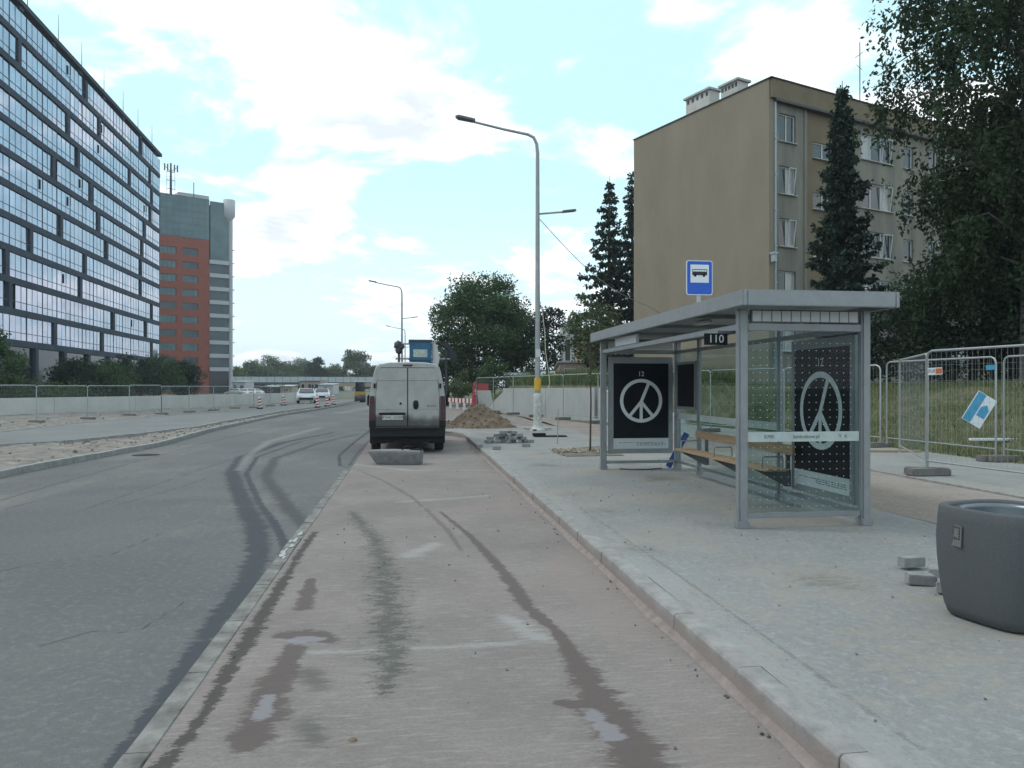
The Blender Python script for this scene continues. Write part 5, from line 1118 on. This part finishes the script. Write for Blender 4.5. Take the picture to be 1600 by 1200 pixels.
m_ = MB(); m_.prism([(.55, .3, zv(535)), (1.05, .3, zv(533)), (1.45, .3, zv(556)), (1.25, .3, zv(570)), (1.05, .3, zv(545))], (0, .4, 0)); m_.build('folded_tarp', mat('tarp', (.02, .024, .028), .7, var=.4, scale=6, bump=.5, bscale=9), tk, bevel=.03)
m_ = MB(); m_.prism([(.43, .2, 1.5), (.75, .2, zv(560)), (.62, .2, zv(536)), (.45, .2, zv(536))], (0, .5, 0)); m_.build('white_bag', POSW, tk, bevel=.04)
B2('chassis', (-.9, 0.0, .55), (.9, 5.4, .85), DARKM); B2('cab', (-.95, 4.0, .86), (.95, 5.6, 2.1), TBLUE, .08); B2('flatbed', (-.98, .0, .86), (.98, 3.9, 1.25), TBLUE, .02); B2('cab_window', (-.8, 3.985, 1.5), (.8, 3.998, 2.0), CARG, 0)
for s in (-1, 1):
    for yy in (.9, 4.6):
        t_ = MB(); t_.lathe((0, 0, 0), [(.2, -.12), (.36, -.12), (.39, -.08), (.39, .08), (.36, .12), (.2, .12), (.0, .08)], 22); wh = t_.build('wheel', TYRE, tk); wh.location = (s*.82, yy, .39); wh.rotation_euler = (0, R(90), 0)

# ================================================================ CARS far down the road
def car(label, loc, rz, colr, grp, nm='car'):
    t = thing(nm, label, 'car', loc, rz, grp); W_ = .89
    side = [(-2.1, .28), (-2.15, .62), (-2.0, .92), (-1.45, 1.0), (-.9, 1.42), (.55, 1.44), (1.25, .98), (2.0, .82), (2.18, .58), (2.12, .28)]
    m_ = MB(); vv = []
    for s_, wsc in ((-1, .86), (-.8, 1), (.8, 1), (1, .86)):
        for (y, z) in side: x = s_*W_*(1 if z < 1.05 else .80); vv.append((x, y*(.97 if abs(s_) == 1 else 1), z if abs(s_) < 1 or z < .5 else z-.06))
    k = len(side); ff = [(i*k+j, i*k+(j+1) % k, (i+1)*k+(j+1) % k, (i+1)*k+j) for i in range(3) for j in range(k)]+[tuple(range(k)), tuple(range(3*k, 4*k))]
    m_.add(vv, ff); m_.build('body', colr, t, bevel=.03)
    m_ = MB(); m_.prism([(-.60, .68, 1.38), (.60, .68, 1.38), (.70, 1.24, 1.02), (-.70, 1.24, 1.02)], (0, .03, .03)); m_.build('windscreen', CARG, t)
    m_ = MB(); m_.prism([(-.58, -.97, 1.38), (.58, -.97, 1.38), (.68, -1.42, 1.05), (-.68, -1.42, 1.05)], (0, -.03, .03)); m_.build('rear_window', CARG, t)
    for s_ in (-1, 1):
        m_ = MB(); m_.prism([(s_*.725, -.85, 1.34), (s_*.725, .55, 1.36), (s_*.80, 1.0, 1.04), (s_*.80, -1.2, 1.04)], (s_*.02, 0, 0)); m_.build('side_window', CARG, t)
        MB().box((s_*.60, 2.12, .68), (.34, .10, .15)).build('headlight', mat('headlight', (.7, .72, .75), .2), t, bevel=.02); MB().box((s_*.64, -2.10, .74), (.32, .1, .15)).build('tail_light', LAMPR, t, bevel=.02)
        MB().box((s_*.99, .75, 1.02), (.2, .1, .13)).build('mirror', colr, t, bevel=.02)
        for yy in (-1.3, 1.32):
            q_ = MB(); q_.lathe((0, 0, 0), [(.0, -.06), (.2, -.08), (.22, -.10), (.31, -.10), (.325, -.07), (.325, .07), (.31, .10), (.22, .10), (.2, .08), (0, .06)], 18); wh = q_.build('wheel', TYRE, t); wh.location = (s_*.80, yy, .325); wh.rotation_euler = (0, R(90), 0)
            q_ = MB(); q_.lathe((0, 0, 0), [(0, s_*.085), (.19, s_*.085), (.2, s_*.07)], 14); q_.build('rim', STEEL, wh)
    MB().box((0, 2.15, .45), (1.3, .08, .2)).build('grille', BLKP, t); return t
SILV = mat('car_silver', (.50, .53, .56), .3, .4, var=.05); WCAR = mat('car_white', (.65, .66, .66), .35, var=.05)
c1 = D(475, 604, 72); ah = R(180)
car('silver car facing the camera, the nearer of two on the far carriageway', (c1.x, c1.y+2, .1), ah+.10, SILV, 'cars driving on the far carriageway')
c2 = D(500, 604, 86); car('silver car behind the nearer one on the far carriageway', (c2.x, c2.y+2, .1), ah+.10, SILV, 'cars driving on the far carriageway')
for i, (u, d, lb_) in enumerate(((371, 128, 'white parked car before the brick tower, leftmost'), (383, 134, 'white parked car before the brick tower, middle'), (395, 140, 'white parked car before the brick tower, rightmost'))):
    p = D(u, 604, d); car(lb_, (p.x, p.y, -.06), R(60), WCAR, 'cars parked by the brick tower')
# small road roller working far ahead
p = P(563, 628.5); rl = thing('road_roller', 'small pale road roller working far ahead left of the van', 'roller', (p.x, p.y, 0), .1)
MB().mm((-.55, 0, .55), (.55, 2.0, 1.15)).build('body', mat('roller_body', (.42, .27, .04), .5, var=.2), rl, bevel=.06); MB().mm((-.5, .5, 1.15), (.5, 1.3, 2.2)).build('cab', CARG, rl, bevel=.03); MB().mm((-.6, .35, 2.2), (.6, 1.45, 2.3)).build('cab_roof', WCAR, rl, bevel=.02)
for y in (0.1, 1.9):
    q_ = MB(); q_.lathe((0, 0, 0), [(0, -.55), (.42, -.55), (.42, .55), (0, .55)], 24); wh = q_.build('drum', DARKM, rl); wh.location = (0, y, .42); wh.rotation_euler = (0, R(90), 0)

# ================================================================ ROAD BARRIERS
RW_R = mat('barrier_red', (.36, .04, .04), .5, var=.1); RW_W = mat('barrier_white_stripe', (.65, .65, .64), .5)
def board(label, loc, h=1.1):
    t = thing('warning_board', label, 'warning board', loc, -YAW, 'red and white warning boards on the far carriageway'); MB().mm((-.2, -.12, 0), (.2, .12, .1)).build('foot', BLKP, t, bevel=.02)
    MB().mm((-.125, -.012, .1), (.125, .012, h)).build('board', RW_W, t, bevel=.004)
    for k in range(3):
        z = .15+k*.22; m_ = MB(); m_.prism([(-.125, -.014, z), (.125, -.014, z+.08), (.125, -.014, z+.2), (-.125, -.014, z+.12)], (0, .0015, 0)); m_.build('stripe', RW_R, t)
for (u, v, lb_) in ((406, 641, 'red and white warning board before the pale wall, leftmost'), (443, 635.5, 'red and white warning board second from the left, before the wall end'), (496, 639, 'red and white warning board just right of the silver cars'), (511, 637, 'red and white warning board between two others right of the cars'), (521, 634, 'rightmost red and white warning board of the group')):
    p = P(u, v, 0.0); board(lb_, (p.x, p.y, .1), .88)
p0 = D(694, 604, 56); p1 = D(738, 604, 50)
for i in range(4):
    a_ = p0.lerp(p1, i/4); b_ = p0.lerp(p1, (i+.92)/4); t = thing('barrier_board', ORD[i]+' red and white low barrier board from the van', 'barrier', (a_.x, a_.y, .14), math.atan2(b_.y-a_.y, b_.x-a_.x), 'red and white barrier boards right of the van'); ln = ((b_-a_).xy).length
    MB().mm((0, -.02, .45), (ln, .02, .75)).build('board', RW_W, t)
    for k in range(2): MB().mm((ln*(.05+.5*k), -.0225, .452), (ln*(.3+.5*k), -.0205, .748)).build('red_stripe', RW_R, t)
    for x in (.08, ln-.08): MB().mm((x-.03, -.04, 0), (x+.03, .04, .45)).build('leg', RW_W, t)
# folded red parasol and white block with red crate
p = P(742, 641, PAV); t = thing('folded_parasol', 'folded red parasol with small white print beside the site fence', 'parasol', (p.x, p.y, PAV)); REDC = mat('red_cloth', (.27, .025, .045), .7, var=.25, scale=6, bump=.3, bscale=14)
MB().tube([(0, 0, 0), (0, 0, 1.9)], .025, 8).build('pole', GALV, t); m_ = MB(); m_.lathe((0, 0, 0), [(.30, .22), (.27, .3), (.2, .7), (.16, 1.1), (.15, 1.4), (.13, 1.65), (.05, 1.85), (0, 1.88)], 10); m_.build('canopy', REDC, t); MB().mm((-.35, -.35, 0), (.35, .35, .07)).build('base', BLKP, t, bevel=.02); 
for k, (z, w_) in enumerate(((1.34, .10), (1.22, .10), (1.08, .09))): MB().box((.02+.01*k, -.165-.012*k, z), (w_, .012, .06)).build('white_print', SWH, t)
p = P(757, 641, PAV); t = thing('concrete_block', 'white concrete block standing behind the folded red parasol', 'block', (p.x, p.y+.6, PAV-.02), -.1); m_ = MB(); m_.prism([(-.45, 0, 0), (.75, 0, 0), (.45, 0, 1.32), (-.45, 0, 1.32)], (0, 1.6, 0)); m_.build('body', mat('white_block', (.52, .52, .50), .85, var=.12), t, bevel=.02)
t2_ = thing('red_crate', 'red crate standing on the white concrete block', 'crate', (p.x-.02, p.y+.75, PAV+1.302), -.1); MB().mm((-.36, 0, 0), (.36, .5, .42)).build('body', RW_R, t2_, bevel=.02); MB().mm((-.38, -.02, .40), (.38, .52, .46)).build('rim', RW_R, t2_, bevel=.01)
# stake and cover by the sapling
p = P(871, 693, PAV); m_ = MB(); m_.tube([(p.x, p.y, PAV-.03), (p.x+.02, p.y, PAV+.95)], .014, 6); o = recenter(m_.build('steel_stake', GALV)); tag(o, 'thin steel stake standing right of the lamp pole', 'stake')
p = P(862, 682, PAV); m_ = MB(); m_.mm((p.x-.55, p.y-.25, PAV+.003), (p.x+.45, p.y+.25, PAV+.03)); m_.mm((p.x-.6, p.y-.1, PAV+.03), (p.x-.2, p.y+.1, PAV+.11)); o = recenter(m_.build('drain_cover', BLKP, bevel=.01)); tag(o, 'dark drain cover on the pavement right of the lamp pole', 'drain cover')
p = P(931, 650, PAV); t = thing('fence_sign', 'small white printed sign low on the retaining wall', 'sign', (p.x, p.y, .45), -YAW); MB().mm((-.25, 0, 0), (.25, .02, .8)).build('board', SWH, t); MB().mm((-.2, -.004, .1), (.2, -.001, .7)).build('print', PTXT, t)
# ================================================================ PERSON by the far cars
def person(label, loc, rz, top, leg):
    t = thing('person', label, 'person', loc, rz); J = {'pel': (0, 0, .95), 'sp': (0, 0, 1.2), 'ch': (0, 0, 1.42), 'nk': (0, .01, 1.54), 'hd': (0, .03, 1.66), 'ht': (0, .02, 1.76)}
    vs_ = list(J.values()); ed = [(0, 1), (1, 2), (2, 3), (3, 4), (4, 5)]; rd = [.16, .15, .17, .06, .095, .06]
    for s in (-1, 1):
        k = len(vs_); vs_ += [(s*.2, 0, 1.42), (s*.27, -.03, 1.15), (s*.26, .1, .92), (s*.25, .13, .83)]; rd += [.07, .05, .04, .035]; ed += [(2, k), (k, k+1), (k+1, k+2), (k+2, k+3)]
        k = len(vs_); vs_ += [(s*.1, 0, .88), (s*.12, s*.08, .5), (s*.12, s*.12-.02, .1), (s*.13, s*.12+.13, .04)]; rd += [.10, .075, .05, .04]; ed += [(0, k), (k, k+1), (k+1, k+2), (k+2, k+3)]
    me = bpy.data.meshes.new('body'); me.from_pydata(vs_, ed, []); o = bpy.data.objects.new('body', me); col.objects.link(o); o.parent = t
    md = o.modifiers.new('skin', 'SKIN'); sv_ = me.skin_vertices[0].data
    for i, r in enumerate(rd): sv_[i].radius = (r, r*.85)
    sv_[0].use_root = True; o.modifiers.new('sub', 'SUBSURF').render_levels = 1; me.materials.append(top)
    m_ = MB(); m_.lathe((0, 0, 0), [(.19, .78), (.21, .95), (.20, 1.2), (.21, 1.4), (.12, 1.5)], 14); m_.build('jacket', top, t)
    m_ = MB(); m_.lathe((0, .01, 0), [(.105, 1.63), (.11, 1.7), (.09, 1.78), (0, 1.81)], 12); m_.build('hair', BLACK, t); return t
p = D(488.5, 604, 76); person('person in dark clothes walking between the two silver cars', (p.x, p.y, .1), R(150), mat('dark_clothes', (.022, .03, .05), .9), BLACK)
# scattered mark on the asphalt edge: broken manhole frame on the road
p = P(228, 711); m_ = MB(); m_.lathe((p.x, p.y, 0), [(0, .006), (.3, .006), (.32, .004), (.32, 0)], 24); o = recenter(m_.build('manhole_cover', BLKP)); tag(o, 'dark round manhole cover in the asphalt near the left kerb', 'manhole cover')
p = P(551, 1158); m_ = MB(); m_.lathe((p.x, p.y, .003), [(0, .012), (.014, .010), (.022, .003), (.024, 0)], 9); o = recenter(m_.build('dirt_clod', SOIL)); tag(o, 'small dark clod lying on the bay in the foreground', 'clod')

# ================================================================ HAZE: the air itself
hm_ = bpy.data.materials.new('haze_air'); hm_.use_nodes = True; t = hm_.node_tree; t.nodes.remove(t.nodes['Principled BSDF'])
pv = t.nodes.new('ShaderNodeVolumePrincipled'); pv.inputs['Color'].default_value = (.86, .93, 1.0, 1); pv.inputs['Density'].default_value = .00035; pv.inputs['Anisotropy'].default_value = .2
t.links.new(pv.outputs[0], t.nodes['Material Output'].inputs['Volume'])
m_ = MB(); m_.mm((-2600, -700, -2), (2600, 3600, 64)); tag(m_.build('haze', hm_), 'thin pale summer haze over the whole street', 'haze', kind='stuff')
